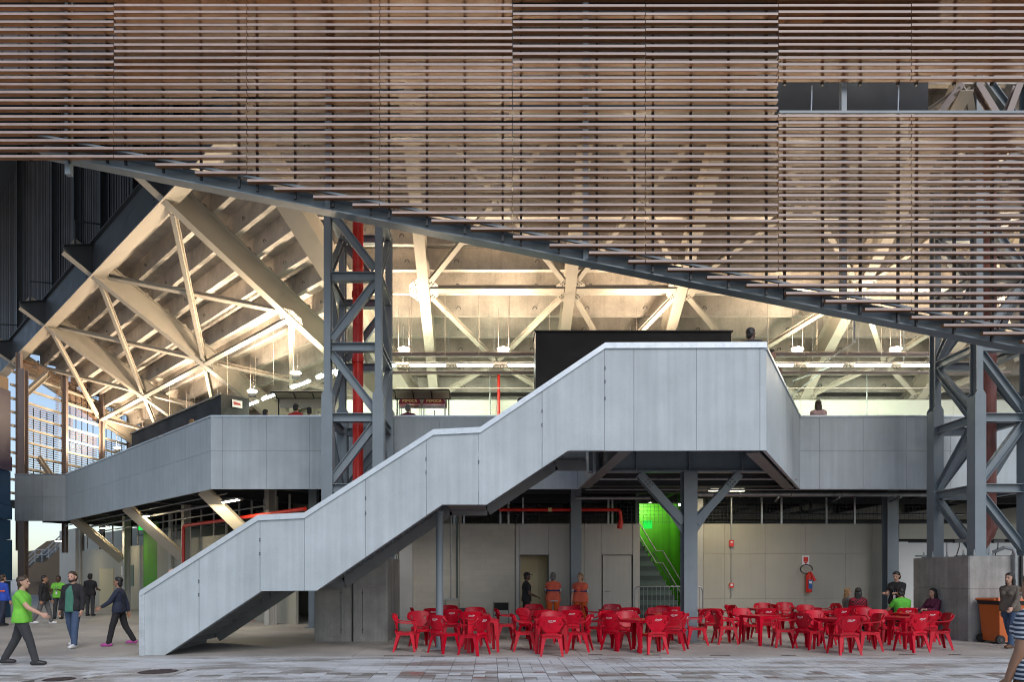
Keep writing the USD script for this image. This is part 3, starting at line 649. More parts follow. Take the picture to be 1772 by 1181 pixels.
for (a, b), nm in zip(((20.2, 21.5), (22.0, 23.3), (24.2, 25.6), (26.0, 27.4)), ('nearest the left lattice tower', 'just left of the tower over the awning', 'above the left popcorn awning end', 'next to the left black booth')):
    tube_lamp(corner(a, 4.95, zt - EYE), corner(b, 4.95, zt - EYE), 'slanting fluorescent tube lamp ' + nm)
def flood(p, aim, label, pw=1.0):
    t = thing('flood_lamp', label, 'lamp', group='warm flood lamps under the grandstand')
    p = np.array(p, float); aim = np.array(aim, float); aim /= np.linalg.norm(aim)
    x = np.cross(aim, (0, 0, 1)); x /= np.linalg.norm(x); y = np.cross(x, aim)
    m = MB(); m.box(p[0] - .13, p[0] + .13, p[1] - .05, p[1] + .1, p[2] - .24, p[2] - .09); obj('lamp_body', m, 'shade_steel', t)
    s_ = trimesh.creation.icosphere(2, 1.0); s_.apply_scale((.20, .15, .075)); s_.apply_translation(p - (0, 0, .02)); obj('lamp_lens', s_, 'flood_lens', t, smooth=True)
    m = MB()
    for s in (-.17, .17): m.tube([p + x * s, p + x * s + (0, 0, 1.35)], .006, 4)
    obj('hanger', m, 'pink_pipe', t)
    rect_light(t, p + aim * .10, aim, .36, .22, PW_FLOOD * pw, WARM)
zf = 9.22; df = 22.55
for u, nm in ((699, 'over the popcorn cart by the tower'), (871, 'left of the black booth top'), (1110, 'hidden behind the black booth'), (1380, 'just right of the landing'), (1550, 'left of the right lattice tower'), (1720, 'behind the right lattice tower')):
    flood(((u - CX) / F * df, df, zf), (0, -.5, .86), 'bright warm flood lamp hanging ' + nm)
for a, nm in ((22.9, 'above the awning left of the tower'), (26.4, 'at the right end of the left black booth'), (33.0, 'above the far end of the left black booth'), (39.0, 'farthest to the left over the deck rail'), (43.5, 'at the far left end of the deck')):
    flood(corner(a, 4.9, zf - EYE), (-.45, -.45, .77), 'bright warm flood lamp hanging ' + nm, 1.7)
t = thing('bulb_lamp', 'small bare white bulb hanging inside the left lattice tower', 'lamp')
p = W(582, 648, 21.3); s_ = trimesh.creation.icosphere(2, .05); s_.apply_translation(p); obj('bulb', s_, 'bulb_light', t); m = MB(); m.tube([p + (0, 0, .06), p + (0, 0, 1.2)], .012, 5); obj('cord', m, 'cable_black', t)
# pipes and trays of the concourse
for z, y, r, nm in ((8.98, 22.4, .075, 'upper pinkish pipe running along above the fluorescent lamps'), (8.36, 22.35, .05, 'lower pinkish pipe running along below the fluorescent lamps'), (8.22, 23.7, .018, 'thin conduit below the lamp row of the concourse')):
    m = MB(); m.tube([(-3.3, y, z), (17, y, z)], r, 10)
    obj('service_pipe', m, 'pink_pipe', label=nm, cat='pipe')
t = thing('cable_tray', 'perforated cable tray carrying the fluorescent lamps', 'cable tray')
m = MB(); m.box(-3.3, 16.5, 23.08, 23.10, 8.86, 8.94); m.box(-3.3, 16.5, 23.38, 23.40, 8.86, 8.94)
for x in np.arange(-3.3, 16.5, .12): m.box(x, x + .03, 23.10, 23.38, 8.86, 8.875)
obj('tray', m, 'pink_pipe', t)
m = MB()
for x in np.arange(-3.0, 16.5, 1.55): m.tube([(x, 23.24, 8.86), (x, 23.24, 10.2)], .012, 5)
obj('hanger', m, 'galvanised', t)
for u, v0, v1, r, mt, nm in ((863, 660, 725, .055, 'red_paint', 'red riser pipe standing against the pale concourse wall'), (848, 655, 725, .028, 'galvanised', 'thin grey conduit beside the red riser pipe'), (1500, 645, 700, .022, 'galvanised', 'thin grey conduit on the pale wall at right')):
    y = 25.6; m = MB(); a, b = W(u, v0, y), W(u, v1, y); m.tube([(a[0], y, a[2] + .3), (a[0], y, ZF)], r, 8); obj('riser_pipe', m, mt, label=nm, cat='pipe')
m = MB()
for x in (-2.6, -1.5, -.4, .6, 1.9, 3.2, 8.4, 9.0, 10.2, 10.6, 11.6, 12.7, 13.5): m.tube([(x, 22.2, 8.9), (x, 22.2, EYE + hF(4.5) + .2)], .009, 4)
for a in (24.0, 25.5, 28.0, 29.0, 31.5, 34.5, 36.5): m.tube([corner(a, 4.6, 7.2), corner(a, 4.6, hC(4.6) + .2)], .009, 4)
obj('hanger_wires', m, 'cream_steel', label='thin hanger wires dropping from the grandstand underside', cat='wires', kind='stuff')
m = MB(); p0 = W(1426, 627, 22.3); m.tube([p0, W(1478, 593, 21.8)], .02, 6); m.tube([W(1478, 593, 21.8), W(1478, 555, 21.8)], .045, 6); obj('sprinkler_pipe', m, 'galvanised', label='short sloping sprinkler pipe right of the landing', cat='pipe')
for u0, v0, u1, v1, y, nm in ((1366, 700, 1428, 645, 24.2, 'first'), (1372, 672, 1440, 640, 24.0, 'second')):
    m = MB(); m.tube([W(u0, v0 - 12, y), W(u1, v1 - 6, y - .8)], .022, 6); obj('sprinkler_pipe', m, 'galvanised', label=f'{nm} of two slanting sprinkler branches below the lamps', cat='pipe')
# black booths
t = thing('black_booth', 'large matt black booth behind the top of the staircase', 'booth')
a = W(924, 591, 22.0); b = W(1250, 591, 22.0)
m = MB(); m.box(a[0], b[0], 21.2, 22.0, ZF, a[2]); obj('booth_body', m, 'booth_black', t)
m = MB(); m.box(a[0] - .04, b[0] + .05, 21.15, 22.05, a[2], a[2] + .05); obj('top_trim', m, 'booth_black', t)
t = thing('black_booth', 'long black booth along the angled deck with a small white sign at its end', 'booth')
k = 6.9
def cbox(m, a0, a1, s0, s1, z0, z1): m.hexa([corner(a0, s0, z0), corner(a1, s0, z0), corner(a1, s1, z0), corner(a0, s1, z0), corner(a0, s0, z1), corner(a1, s0, z1), corner(a1, s1, z1), corner(a0, s1, z1)])
m = MB(); cbox(m, 25.36, 35.5, 3.2, 4.2, ZF - EYE, k); obj('booth_body', m, 'booth_black', t)
m = MB(); cbox(m, 25.3, 25.35, 3.15, 4.25, ZF - EYE, k + .02); obj('end_panel', m, 'booth_black', t)
m = MB(); cbox(m, 25.3, 35.5, 3.12, 3.19, k - .02, k + .03); obj('top_trim', m, 'stand_concrete', t)
m = MB(); c = corner(25.29, 3.75, k - .42); e = (corner(25.3, 4.25, 0) - corner(25.3, 3.15, 0)); e /= np.linalg.norm(e); nr = np.array([e[1], -e[0], 0]); c = c + nr * .04
m.hexa([c - e * .2, c + e * .2, c + e * .2 + nr * .01, c - e * .2 + nr * .01] + [q + np.array([0, 0, .28]) for q in (c - e * .2, c + e * .2, c + e * .2 + nr * .01, c - e * .2 + nr * .01)]); sg = obj('sign_plate', m, 'logo_white', t)
scr = [(-.13 + .26 * k / 30, .14 + .045 * math.sin(k * 1.25) * (1.5 if k < 7 else 1)) for k in range(31)]
m = MB(); m.tube([c + nr * .016 + e * a_ + np.array([0, 0, b_]) for a_, b_ in scr], .012, 5); obj('sign_lettering', m, 'red_paint', sg)

# popcorn carts with awnings
def awning(t, x0, x1, y0, z0, y1, z1):
    m = MB(); n = 6
    pts = [(y0 + (y1 - y0) * i / n, z0 + (z1 - z0) * (i / n) + .10 * math.sin(math.pi * i / n)) for i in range(n + 1)]
    for (ya, za), (yb, zb) in zip(pts[:-1], pts[1:]): m.hexa([(x0, ya, za), (x1, ya, za), (x1, yb, zb), (x0, yb, zb), (x0, ya, za + .02), (x1, ya, za + .02), (x1, yb, zb + .02), (x0, yb, zb + .02)])
    obj('awning_sheet', m, 'canopy', t)
    for k in range(4):
        x = x0 + (x1 - x0) * k / 3; m = MB(); m.tube([(x, p[0], p[1] - .02) for p in pts], .022, 6); obj('awning_rib', m, 'cable_black', t)
    m = MB(); m.tube([(x0, y0, z0), (x1, y0, z0)], .02, 6); m.tube([(x0, y1, z1), (x1, y1, z1)], .02, 6); obj('awning_bar', m, 'cable_black', t)
    for x in (x0 + .05, x1 - .05): m = MB(); m.tube([(x, y1, z1), (x, y1, ZF)], .025, 6); obj('awning_post', m, 'cable_black', t)
    m = MB(); m.box(x0 + .1, x1 - .1, y1 - .03, y1 - .01, z1 - .32, z1 - .03); obj('valance', m, 'canopy', t)
t = thing('popcorn_cart', 'popcorn cart with two red PIPOCA signs and glass boxes under a dark awning', 'popcorn cart')
yc = 22.6; q = yc / F
cx0, cx1 = (684 - CX) * q, (779 - CX) * q
awning(t, cx0, cx1, yc - .55, EYE + (1000 - 675) * (yc - .55) / F, yc + .1, EYE + (1000 - 691) * (yc + .1) / F)
for ua, ub in ((691, 730), (732, 772)):
    xa, xb = (ua - CX) * q, (ub - CX) * q; za, zb = EYE + (1000 - 703) * q, EYE + (1000 - 694) * q
    m = MB(); m.hexa([(xa, yc - .28, za), (xb, yc - .28, za), (xb, yc + .25, za), (xa, yc + .25, za), (xa + .07, yc - .22, zb), (xb - .07, yc - .22, zb), (xb - .07, yc + .25, zb), (xa + .07, yc + .25, zb)]); s_ = obj('sign_head', m, 'sign_red', t)
    tm = meshkit.text_mesh('PIPOCA', .085, .006, bold=True); w = tm.bounds[1][0]; sc = (xb - xa) * .66 / w
    v = tm.vertices; wv = np.c_[(xa + xb) / 2 + (v[:, 0] - w / 2) * sc, yc - .262 + .0 * v[:, 0] - v[:, 2] + .11 * (v[:, 1] - .04) * 0 - .012, za + .055 + v[:, 1]]; obj('sign_lettering', trimesh.Trimesh(wv, tm.faces[:, ::-1], process=False), 'sign_yellow', s_)
    zb0 = 5.3 + .95
    m = MB()
    for x in (xa + .03, xb - .05): 
        for y in (yc - .25, yc + .2): m.box(x, x + .025, y, y + .025, zb0, za)
    obj('box_frame', m, 'galvanised', t)
    m = MB(); m.box(xa + .05, xb - .05, yc - .242, yc - .238, zb0, za); obj('glass_pane', m, 'cart_glass', t)
    m = MB(); m.box(xa + .08, xb - .1, yc - .1, yc + .15, zb0, zb0 + .18); obj('popcorn_heap', m, 'popcorn', t)
    m = MB(); m.tube([((xa + xb) / 2, yc, zb0 + .22), ((xa + xb) / 2, yc, zb0 + .36)], .12, 12); m.tube([((xa + xb) / 2, yc, zb0 + .36), ((xa + xb) / 2, yc, za)], .015, 6); obj('kettle', m, 'galvanised', t)
    m = MB(); m.box(xa + .25, xb - .25, yc + .1, yc + .14, za - .09, za - .04); obj('warming_lamp', m, 'strip_light', t)
    m = MB(); m.box(xa + .02, xb - .02, yc - .27, yc + .25, ZF + .3, zb0 - .01); obj('cart_body', m, 'sign_red', t)
t = thing('awning_cart', 'food cart under a pale striped awning left of the lattice tower', 'food cart')
q0 = 22.3; awning(t, (478 - CX) / F * q0, (575 - CX) / F * q0, q0 - .55, EYE + (1000 - 679) * (q0 - .55) / F, q0 + .1, EYE + (1000 - 690) * (q0 + .1) / F)
m = MB(); m.box((500 - CX) / F * q0, (560 - CX) / F * q0, q0 - .2, q0 + .4, ZF, ZF + 1.0); obj('cart_body', m, 'galvanised', t)

# ================================================================ ground floor: walls, columns, services
DG, ZG = 23.0, 3.46
def gx(u, d=DG): return (u - CX) / F * d
t = thing('ground_floor_wall', 'block wall, steel panels and doors along the back of the seating area', 'wall')
# painted block wall
x0, x1 = gx(692), gx(891); bw, bh = .39, .19
r = 0; z = 0.0
bb = MB(); bb.box(x0, x1, DG + .006, DG + .14, 0, ZG); obj('mortar_bed', bb, 'mortar', t)
while z < ZG - .02:
    off = (bw / 2) * (r % 2); xx = x0 - off
    while xx < x1:
        a, b = max(x0, xx), min(x1, xx + bw)
        if b - a > .05:
            m = MB(); m.box(a + .003, b - .003, DG, DG + .05, z + .003, min(ZG, z + bh) - .003); obj('block', m, 'block_wall', t)
        xx += bw
    z += bh; r += 1
def panel(u0, u1, z0, z1, mt='steel_wall', proud=0.0, name='wall_panel', par=None):
    m = MB(); m.box(gx(u0) + .004, gx(u1) - .004, DG - .02 - proud, DG + .08, z0 + .004, z1 - .004); return obj(name, m, mt, par or t)
zd = EYE + (1000 - 962) / F * DG
panel(892, 899, 0, ZG, proud=.03); panel(899, 949, zd + .02, ZG); panel(949, 985, 0, ZG); panel(985, 1012, 0, ZG); panel(1012, 1041, 0, ZG); panel(1041, 1095, zd + .02, ZG); panel(1095, 1107, 0, ZG, proud=.02)
d = panel(1043, 1093, .01, zd, name='door', proud=-.015); m = MB(); hx, hz = gx(1045) + .06, EYE + (1000 - 1024) / F * DG
m.tube([(hx, DG - .01, hz), (hx, DG - .07, hz), (hx + .15, DG - .07, hz)], .016, 8); m.tube([(hx, DG - .01, hz - .09), (hx, DG - .03, hz - .09)], .022, 8); obj('handle', m, 'galvanised', d)
m = MB(); m.box(gx(898), gx(900), DG - .04, DG + .1, 0, zd + .02); m.box(gx(948), gx(950), DG - .04, DG + .1, 0, zd + .02); m.box(gx(900), gx(948), DG - .04, DG + .1, zd, zd + .02); obj('door_frame', m, 'dark_steel', t)
m = MB(); m.box(gx(899), gx(899) + .04, DG + .1, DG + .72, .02, zd); obj('open_door', m, 'steel_wall', t)
m = MB(); m.box(gx(888), gx(960), DG + .75, DG + .8, 0, ZG); m.box(gx(935), gx(935) + .03, DG + .70, DG + .745, 0, ZG); obj('inner_wall', m, 'door_cream', t)
t3 = thing('ground_floor_wall', 'plain olive grey board wall right of the landing column', 'wall')
for u0, u1 in ((1217, 1253), (1253, 1324), (1324, 1394), (1394, 1463), (1463, 1510), (1510, 1537)):
    for za, zb in ((0, .92), (.92, 2.45), (2.45, ZG)):
        m = MB(); m.box(gx(u0) + .003, gx(u1) - .003, DG, DG + .1, za + .003, zb - .003); obj('wall_panel', m, 'grey_board', t3)
m = MB(); m.box(gx(1206), gx(1216), DG - .05, DG + .3, 0, 4.3); obj('end_post', m, 'steel_wall', t3)
t4 = thing('ground_floor_wall', 'white double door and lintel beside the right lattice tower', 'wall')
m = MB(); m.box(gx(1556), gx(2060), DG, DG + .1, 2.95, ZG); obj('lintel', m, 'grey_board', t4)
m = MB(); m.box(gx(1556), gx(2060), DG + .25, DG + .3, 2.7, 2.95); obj('dark_recess', m, 'booth_black', t4)
m = MB(); m.box(gx(1556), gx(1572), DG + .02, DG + .1, 0, 2.85); obj('door_frame', m, 'white_door', t4)
for ua, ub in ((1573, 1640), (1641, 1775)):
    m = MB(); m.box(gx(ua) + .004, gx(ub) - .004, DG + .06, DG + .12, 0, 2.82); dd_ = obj('door', m, 'white_door', t4)
    m = MB(); m.box(gx(ua) + .25, gx(ub) - .25, DG + .045, DG + .06, 2.35, 2.39); obj('closer_rail', m, 'dark_steel', dd_)
# clerestory mesh with dark plant space behind
t = thing('mesh_partition', 'wire mesh partition above the ground floor walls with pipework behind', 'mesh partition')
for u in (786, 790, 803, 866, 880, 905, 1053, 1060, 1266, 1319, 1353, 1431, 1480):
    m = MB(); m.box(gx(u) - .03, gx(u) + .03, DG + .02, DG + .08, ZG, 4.35); obj('mesh_post', m, 'galvanised', t)
m = MB()
for x in np.arange(gx(700), gx(1640), .13): m.box(x, x + .008, DG + .09, DG + .098, ZG, 4.35)
for z in np.arange(ZG + .06, 4.35, .13): m.box(gx(700), gx(1640), DG + .1, DG + .106, z, z + .008)
obj('wire_mesh', m, 'dark_steel', t)
t = thing('plant_room_wall', 'dim back wall of the plant space behind the mesh partition', 'wall')
for k in range(24):
    x = -8 + k * 1.7; m = MB(); m.box(x + .01, x + 1.69, 31, 31.1, 0, 5.0); obj('wall_panel', m, 'grey_board', t)
k = 0
for z, y, r, xa, xb in ((3.7, 25.2, .09, 6.9, 18), (4.05, 26.0, .05, 6.9, 18), (3.95, 24.6, .035, -1.5, 5), (4.2, 27, .08, -3, 6), (3.62, 24.2, .03, 8, 17)):
    m = MB(); m.tube([(xa, y, z), (xb, y, z)], r, 8); obj('plant_pipe', m, 'dark_steel' if k % 2 == 0 else 'galvanised', label=['thick dark pipe behind the right part of the mesh partition', 'thin pale pipe behind the right part of the mesh partition', 'thin dark pipe behind the left part of the mesh partition', 'pale pipe high behind the left part of the mesh partition', 'lowest thin dark pipe just behind the right mesh'][k], cat='pipe'); k += 1
for u0, v0, u1, v1 in ((905, 905, 985, 865), (885, 905, 930, 872), (1250, 893, 1340, 866), (1370, 890, 1440, 880)):
    m = MB(); m.bar(W(u0, v0, 26), W(u1, v1, 26), .09, .12); obj('plant_rail', m, 'dark_steel', label=f'slanting dark rail in the plant space near {"the open door" if u0 < 1000 else "the cable coil"}, {"longer" if u1 - u0 > 72 else "shorter"} one', cat='rail')
t = thing('cable_coil', 'black cable coil hung behind the mesh above the olive wall', 'cable coil')
m = MB()
for k in range(4):
    c = W(1393, 878, 24 + .05 * k); m.tube([c + np.array([.19 * math.cos(q) + .02 * k, 0, .21 * math.sin(q)]) for q in np.linspace(0, 2 * math.pi, 24)], .025, 6)
obj('coil', m, 'cable_black', t)
# columns of the ground floor
for u, w, dd_, nm in ((541, .26, 22.2, 'behind the left concrete tower base'), (702, .42, 22.4, 'right of the left concrete tower base'), (997, .34, 22.3, 'between the two steel doors'), (1545, .36, 22.4, 'between the olive wall and the white doors')):
    x = gx(u, dd_); m = MB(); m.box(x - w / 2, x + w / 2, dd_ - .02, dd_, 0, 4.95); m.box(x - w / 2, x + w / 2, dd_ + .3, dd_ + .32, 0, 4.95); m.box(x - .012, x + .012, dd_, dd_ + .3, 0, 4.95); m.box(x - .24, x + .24, dd_ - .1, dd_ + .42, 0, .02)
    obj('steel_column', m, 'blue_steel' if u in (997, 1545, 541) else 'steel_wall', label='grey steel column ' + nm, cat='column')
# ducts and pipes hung below the deck
t = thing('air_duct', 'round galvanised duct hung below the deck, right of the landing column', 'duct')
for k in range(6):
    x = 6.2 + k * 1.6; m = MB(); m.tube([(x, 21.4, 4.26), (x + 1.58, 21.4, 4.26)], .075, 12); m.tube([(x - .01, 21.4, 4.26), (x + .03, 21.4, 4.26)], .088, 12); obj('duct_section', m, 'galvanised', t)
m = MB()
for k in range(5): x = 7 + k * 1.9; m.hexa([(x, 21.2, 4.12), (x + .05, 21.2, 4.12), (x + .45, 22.4, 4.12), (x + .4, 22.4, 4.12), (x, 21.2, 4.16), (x + .05, 21.2, 4.16), (x + .45, 22.4, 4.16), (x + .4, 22.4, 4.16)])
obj('duct_bracket', m, 'galvanised', t)
k = 0
for z, y, r, xa, xb, mt, nm in ((4.42, 19.2, .03, 2.9, 8.6, 'galvanised', 'thin pipe under the landing'), (4.35, 21.0, .02, 2.9, 14, 'galvanised', 'conduit just above the round duct'), (4.20, 21.9, .05, 2.7, 5.1, 'galvanised', 'grey tray left of the landing column')):
    m = MB(); m.tube([(xa, y, z), (xb, y, z)], r, 8); obj('service_pipe', m, mt, label=nm, cat='pipe')
t = thing('red_pipe', 'red fire pipe running below the deck and bending down at its right end', 'pipe')
p0, p1 = W(864, 883, 22.4), W(1073, 883, 22.4); m = MB()
m.tube([p0, (p1[0] - .12, 22.4, p1[2]), (p1[0] - .05, 22.4, p1[2] - .015), (p1[0], 22.4, p1[2] - .07), (p1[0] + .015, 22.4, p1[2] - .16), (p1[0] + .02, 22.4, p1[2] - .38)], .055, 10); obj('pipe_run', m, 'red_paint', t)
m = MB(); m.tube([(p1[0] + .02, 22.4, p1[2] - .36), (p1[0] - .02, 22.4, p1[2] - .62)], .085, 10); obj('pipe_fitting', m, 'red_paint', t)
m = MB(); m.box(p0[0] + 1.6, p0[0] + 1.72, 22.33, 22.47, p0[2] - .06, p0[2] + .06); obj('pipe_label', m, 'sign_yellow', t)
t = thing('red_pipe', 'orange-red fire pipe rising by the left wall and running along under the angled deck', 'pipe')
nr_ = 10.4
def cn(a, n, z): return np.array([(n - a) * S2, (n + a) * S2, z])
m = MB(); m.tube([cn(27.5, nr_, 0), cn(27.5, nr_, 3.55), cn(27.42, nr_, 3.65), cn(27.3, nr_, 3.68), cn(18.2, nr_, 3.68)], .06, 10); obj('pipe_run', m, 'red_paint', t)
for u, r, mt, nm in ((781, .014, 'galvanised', 'thin grey conduit on the block wall'), (791.5, .03, 'green_stair', 'green pipe on the block wall beside the thin conduit')):
    m = MB(); x = gx(u); m.tube([(x, DG - .06, .6), (x, DG - .06, 4.3)], r, 8); obj('wall_pipe', m, mt, label=nm, cat='pipe')
t = thing('waste_bag_stand', 'grey plastic sack hanging at the foot of the pipes on the block wall', 'sack')
x = gx(783); m = MB(); m.hexa([(x - .18, DG - .35, .35), (x + .18, DG - .35, .35), (x + .15, DG - .05, .3), (x - .15, DG - .05, .3), (x - .2, DG - .38, .92), (x + .2, DG - .38, .92), (x + .2, DG - .03, .92), (x - .2, DG - .03, .92)]); obj('sack', m, 'canopy', t); m = MB(); m.box(x - .22, x + .22, DG - .4, DG - .02, .90, .94); obj('rim', m, 'galvanised', t)
m = MB(); x = gx(803); m.box(x - .25, x + .25, DG - .4, DG - .05, .02, .58); m.box(x - .27, x + .27, DG - .42, DG - .03, .56, .62); obj('storage_crate', m, 'dark_steel', label='dark lidded crate on the floor against the block wall', cat='crate')
# fire alarm boxes, extinguisher, sign
t = thing('alarm_box', 'red fire alarm call point with its conduit on the olive wall', 'alarm')
x = gx(1265); z = EYE + (1000 - 941) / F * DG; m = MB(); m.box(x - .07, x + .07, DG - .07, DG - .002, z - .11, z + .1); b = obj('alarm_case', m, 'red_paint', t); m = MB(); m.box(x - .035, x + .035, DG - .078, DG - .07, z + .01, z + .06); obj('alarm_window', m, 'logo_white', b)
m = MB(); m.tube([(x, DG - .02, z + .1), (x, DG - .02, 4.3)], .02, 8); m.tube([(x, DG - .02, z - .11), (x, DG - .02, .95)], .014, 8); obj('conduit', m, 'galvanised', t)
t = thing('alarm_box', 'smaller red call point lower on the same conduit of the olive wall', 'alarm')
z = EYE + (1000 - 1014) / F * DG; m = MB(); m.box(x - .07, x + .07, DG - .06, DG - .035, z - .08, z + .08); obj('alarm_case', m, 'red_paint', t); m = MB(); m.box(x - .04, x + .04, DG - .066, DG - .06, z - .02, z + .05); obj('alarm_window', m, 'logo_white', t)
t = thing('fire_extinguisher', 'red fire extinguisher with black hose hanging on the olive wall', 'fire extinguisher')
x = gx(1397); zb = EYE + (1000 - 1026) / F * DG; zt_ = EYE + (1000 - 991) / F * DG
m = MB(); m.tube([(x, DG - .12, zb), (x, DG - .12, zb + .03), (x, DG - .12, zt_ - .1), (x, DG - .12, zt_ - .03), (x, DG - .12, zt_)], [.085, .095, .095, .06, .03], 14); cy = obj('cylinder', m, 'red_paint', t)
m = MB(); m.box(x - .06, x + .07, DG - .222, DG - .212, zb + .12, zb + .42); obj('blue_label', m, 'sign_blue', cy)
m = MB(); m.box(x - .04, x + .05, DG - .229, DG - .223, zb + .3, zb + .38); obj('white_label', m, 'logo_white', cy)
c = np.array([x - .1, DG - .1, zt_ + .1]); m = MB(); m.tube([c + np.array([.2 * math.cos(q), -.05, .15 * math.sin(q)]) for q in np.linspace(-.3, 5.6, 22)] + [(x + .05, DG - .13, zt_ - .02)], .018, 6); obj('hose', m, 'cable_black', t)
m = MB(); m.tube([(x + .02, DG - .2, zt_ + .02), (x + .16, DG - .2, zb + .4)], [.02, .055], 10); obj('horn', m, 'red_paint', t)
t = thing('wall_sign', 'small white sign with a red extinguisher symbol above the fire extinguisher', 'sign')
x = gx(1394); z = EYE + (1000 - 971) / F * DG; m = MB(); m.box(x - .12, x + .12, DG - .012, DG - .001, z - .17, z + .17); obj('sign_plate', m, 'logo_white', t)
m = MB(); m.box(x - .075, x + .075, DG - .017, DG - .012, z - .02, z + .12); m.prism(Polygon([(x - .08, z - .03), (x + .08, z - .03), (x, z - .12)]), lambda p, q, h: (p, h, q), DG - .017, DG - .012); obj('sign_symbol', m, 'red_paint', t)
# green stairwell
t = thing('stairwell', 'bright green stairwell with a dark green inner stair and handrails', 'stairwell')
m = MB(); m.box(gx(1085), gx(1230), 26.5, 26.6, 0, 5.0); obj('back_wall', m, 'green_wall', t)
m = MB(); m.box(gx(1206) + .02, gx(1206) + .1, DG + .2, 26.5, 0, 5.0); obj('side_wall', m, 'green_wall', t)
m = MB(); m.box(gx(1107) - .12, gx(1107), DG + .1, 26.5, 0, 5.0); obj('side_wall', m, 'green_stair', t)
for k in range(18):
    z = .17 * (k + 1); xr_ = 6.92 - .105 * k
    m = MB(); m.box(gx(1107) + .01, xr_, 23.75, 25.0, z - .165, z); m.box(gx(1107) + .01, xr_ + .02, 23.73, 25.02, z - .025, z + .004); obj('step', m, 'green_dark' if k % 2 else 'green_stair', t)
for y in (23.7, 25.1):
    for dz in (.50, .92):
        m = MB(); m.tube([(6.95, y, dz), (5.95, y, 1.66 + dz), (5.72, y, 1.66 + dz), (5.0, y, 2.85 + dz)], .022, 8); obj('handrail', m, 'galvanised', t)
m = MB(); m.box(5.62, 5.64 + .3, 25.2, 25.22, 3.45, 3.75); obj('exit_sign', m, 'sign_glow', t)
rect_light(t, (5.75, 25.6, 4.5), (.1, .5, -.85), .5, .2, 7.0, (.8, 1.0, .6))
t = thing('crowd_barrier', 'grey steel crowd barrier standing in front of the green stairwell', 'barrier')
yb = 21.4; xa, xb = gx(1098, yb), gx(1216, yb); zt_ = EYE + (1000 - 1016) / F * yb
m = MB(); m.tube([(xa, yb, .05), (xa, yb, zt_ - .15), (xa + .04, yb, zt_ - .04), (xa + .15, yb, zt_), (xb - .15, yb, zt_), (xb - .04, yb, zt_ - .04), (xb, yb, zt_ - .15), (xb, yb, .05)], .02, 8); m.tube([(xa, yb, .25), (xb, yb, .25)], .015, 6); obj('barrier_frame', m, 'galvanised', t)
m = MB()
for x in np.arange(xa + .14, xb - .05, .135): m.tube([(x, yb, .25), (x, yb, zt_)], .008, 6)
obj('barrier_bars', m, 'galvanised', t)
# lamps under the deck on the ground floor
def strip_lamp(p, q, label, pw=1.0):
    t = thing('strip_lamp', label, 'lamp', group='strip lamps below the deck')
    p, q = np.array(p, float), np.array(q, float)
    m = MB(); m.bar(p + (0, 0, .05), q + (0, 0, .05), .14, .06); obj('lamp_housing', m, 'galvanised', t)
    m = MB(); m.bar(p, q, .08, .04); obj('lamp_tube', m, 'strip_light', t)
    rect_light(t, (p + q) / 2 - (0, 0, .06), (0, 0, -1), 1.1, .1, PW_STRIP * pw, (1.0, .86, .55))
strip_lamp(cn(20.9, 9.6, 4.1), cn(22.1, 9.6, 4.1), 'strip lamp under the deck beside the nearer raking strut', 1.0)
strip_lamp(cn(29.0, 9.6, 4.1), cn(30.2, 9.6, 4.1), 'strip lamp under the deck beside the middle raking strut', 1.0)
strip_lamp(cn(37.0, 10.4, 4.1), cn(38.2, 10.4, 4.1), 'third strip lamp from the tower along the angled deck', 1.0)
strip_lamp((-24.6, 38.5, 3.7), (-24.2, 38.9, 3.7), 'strip lamp at the far left above the outdoor staircase opening', .6)
strip_lamp((6.9, 21.6, 4.42), (8.0, 21.6, 4.42), 'strip lamp above the round duct right of the landing column', .8)
strip_lamp((6.2, 22.5, 4.05), (6.5, 22.9, 4.05), 'short strip lamp close to the right side of the landing column', .15)
# raking struts of the angled deck and their columns
for a, nm in ((22.2, 'nearest the staircase'), (29.7, 'middle'), (37.4, 'farthest')):
    t = thing('raking_strut', f'cream raking strut carrying the angled deck, the {nm} one', 'strut', group='raking struts of the angled deck')
    m = MB(); m.ibeam(cn(a, 11.15, 2.55), cn(a, 9.0, 4.5), .36, .34, corner(0, 0, 0) - corner(0, 1, -1.1)); obj('strut_beam', m, 'cream_steel', t)
    m = MB(); m.ibeam(cn(a, 11.35, 0), cn(a, 11.35, 4.9), .3, .3, corner(0, 1, 0) - corner(0, 0, 0)); obj('column', m, 'steel_wall', t)
t = thing('ground_floor_wall', 'grey panel wall of the angled ground floor at left with a lit cream door', 'wall')
nw = 12.0
def wp(a0, a1, z0, z1, mt, n=nw, name='wall_panel', th=.1):
    m = MB(); m.hexa([cn(a0 + .005, n, z0), cn(a1 - .005, n, z0), cn(a1 - .005, n + th, z0), cn(a0 + .005, n + th, z0), cn(a0 + .005, n, z1), cn(a1 - .005, n, z1), cn(a1 - .005, n + th, z1), cn(a0 + .005, n + th, z1)]); return obj(name, m, mt, t)
def a_of(u, n=nw): d = n / S2 / (1 + (u - CX) / F); return (2 * d - n / S2) * S2
edges = [a_of(u) for u in (512, 455, 400, 345, 322, 300, 272)] 
for a0, a1 in zip(edges[:-1], edges[1:]): wp(a0, a1, 0, 3.4, 'grey_board')
wp(a_of(272), a_of(248), 0, 4.4, 'green_wall', name='green_panel')
for u0, u1 in ((248, 222), (222, 197)): wp(a_of(u0), a_of(u1), 0, 3.3, 'grey_board')
wp(a_of(197), a_of(173), 0, 2.15, 'door_cream', n=nw - .03, name='door'); wp(a_of(197), a_of(173), 2.16, 3.3, 'grey_board'); wp(a_of(173), a_of(140), 0, 3.3, 'grey_board')
wp(a_of(140), a_of(112), 0, 4.7, 'steel_wall', n=nw - .3, name='pier', th=.5)
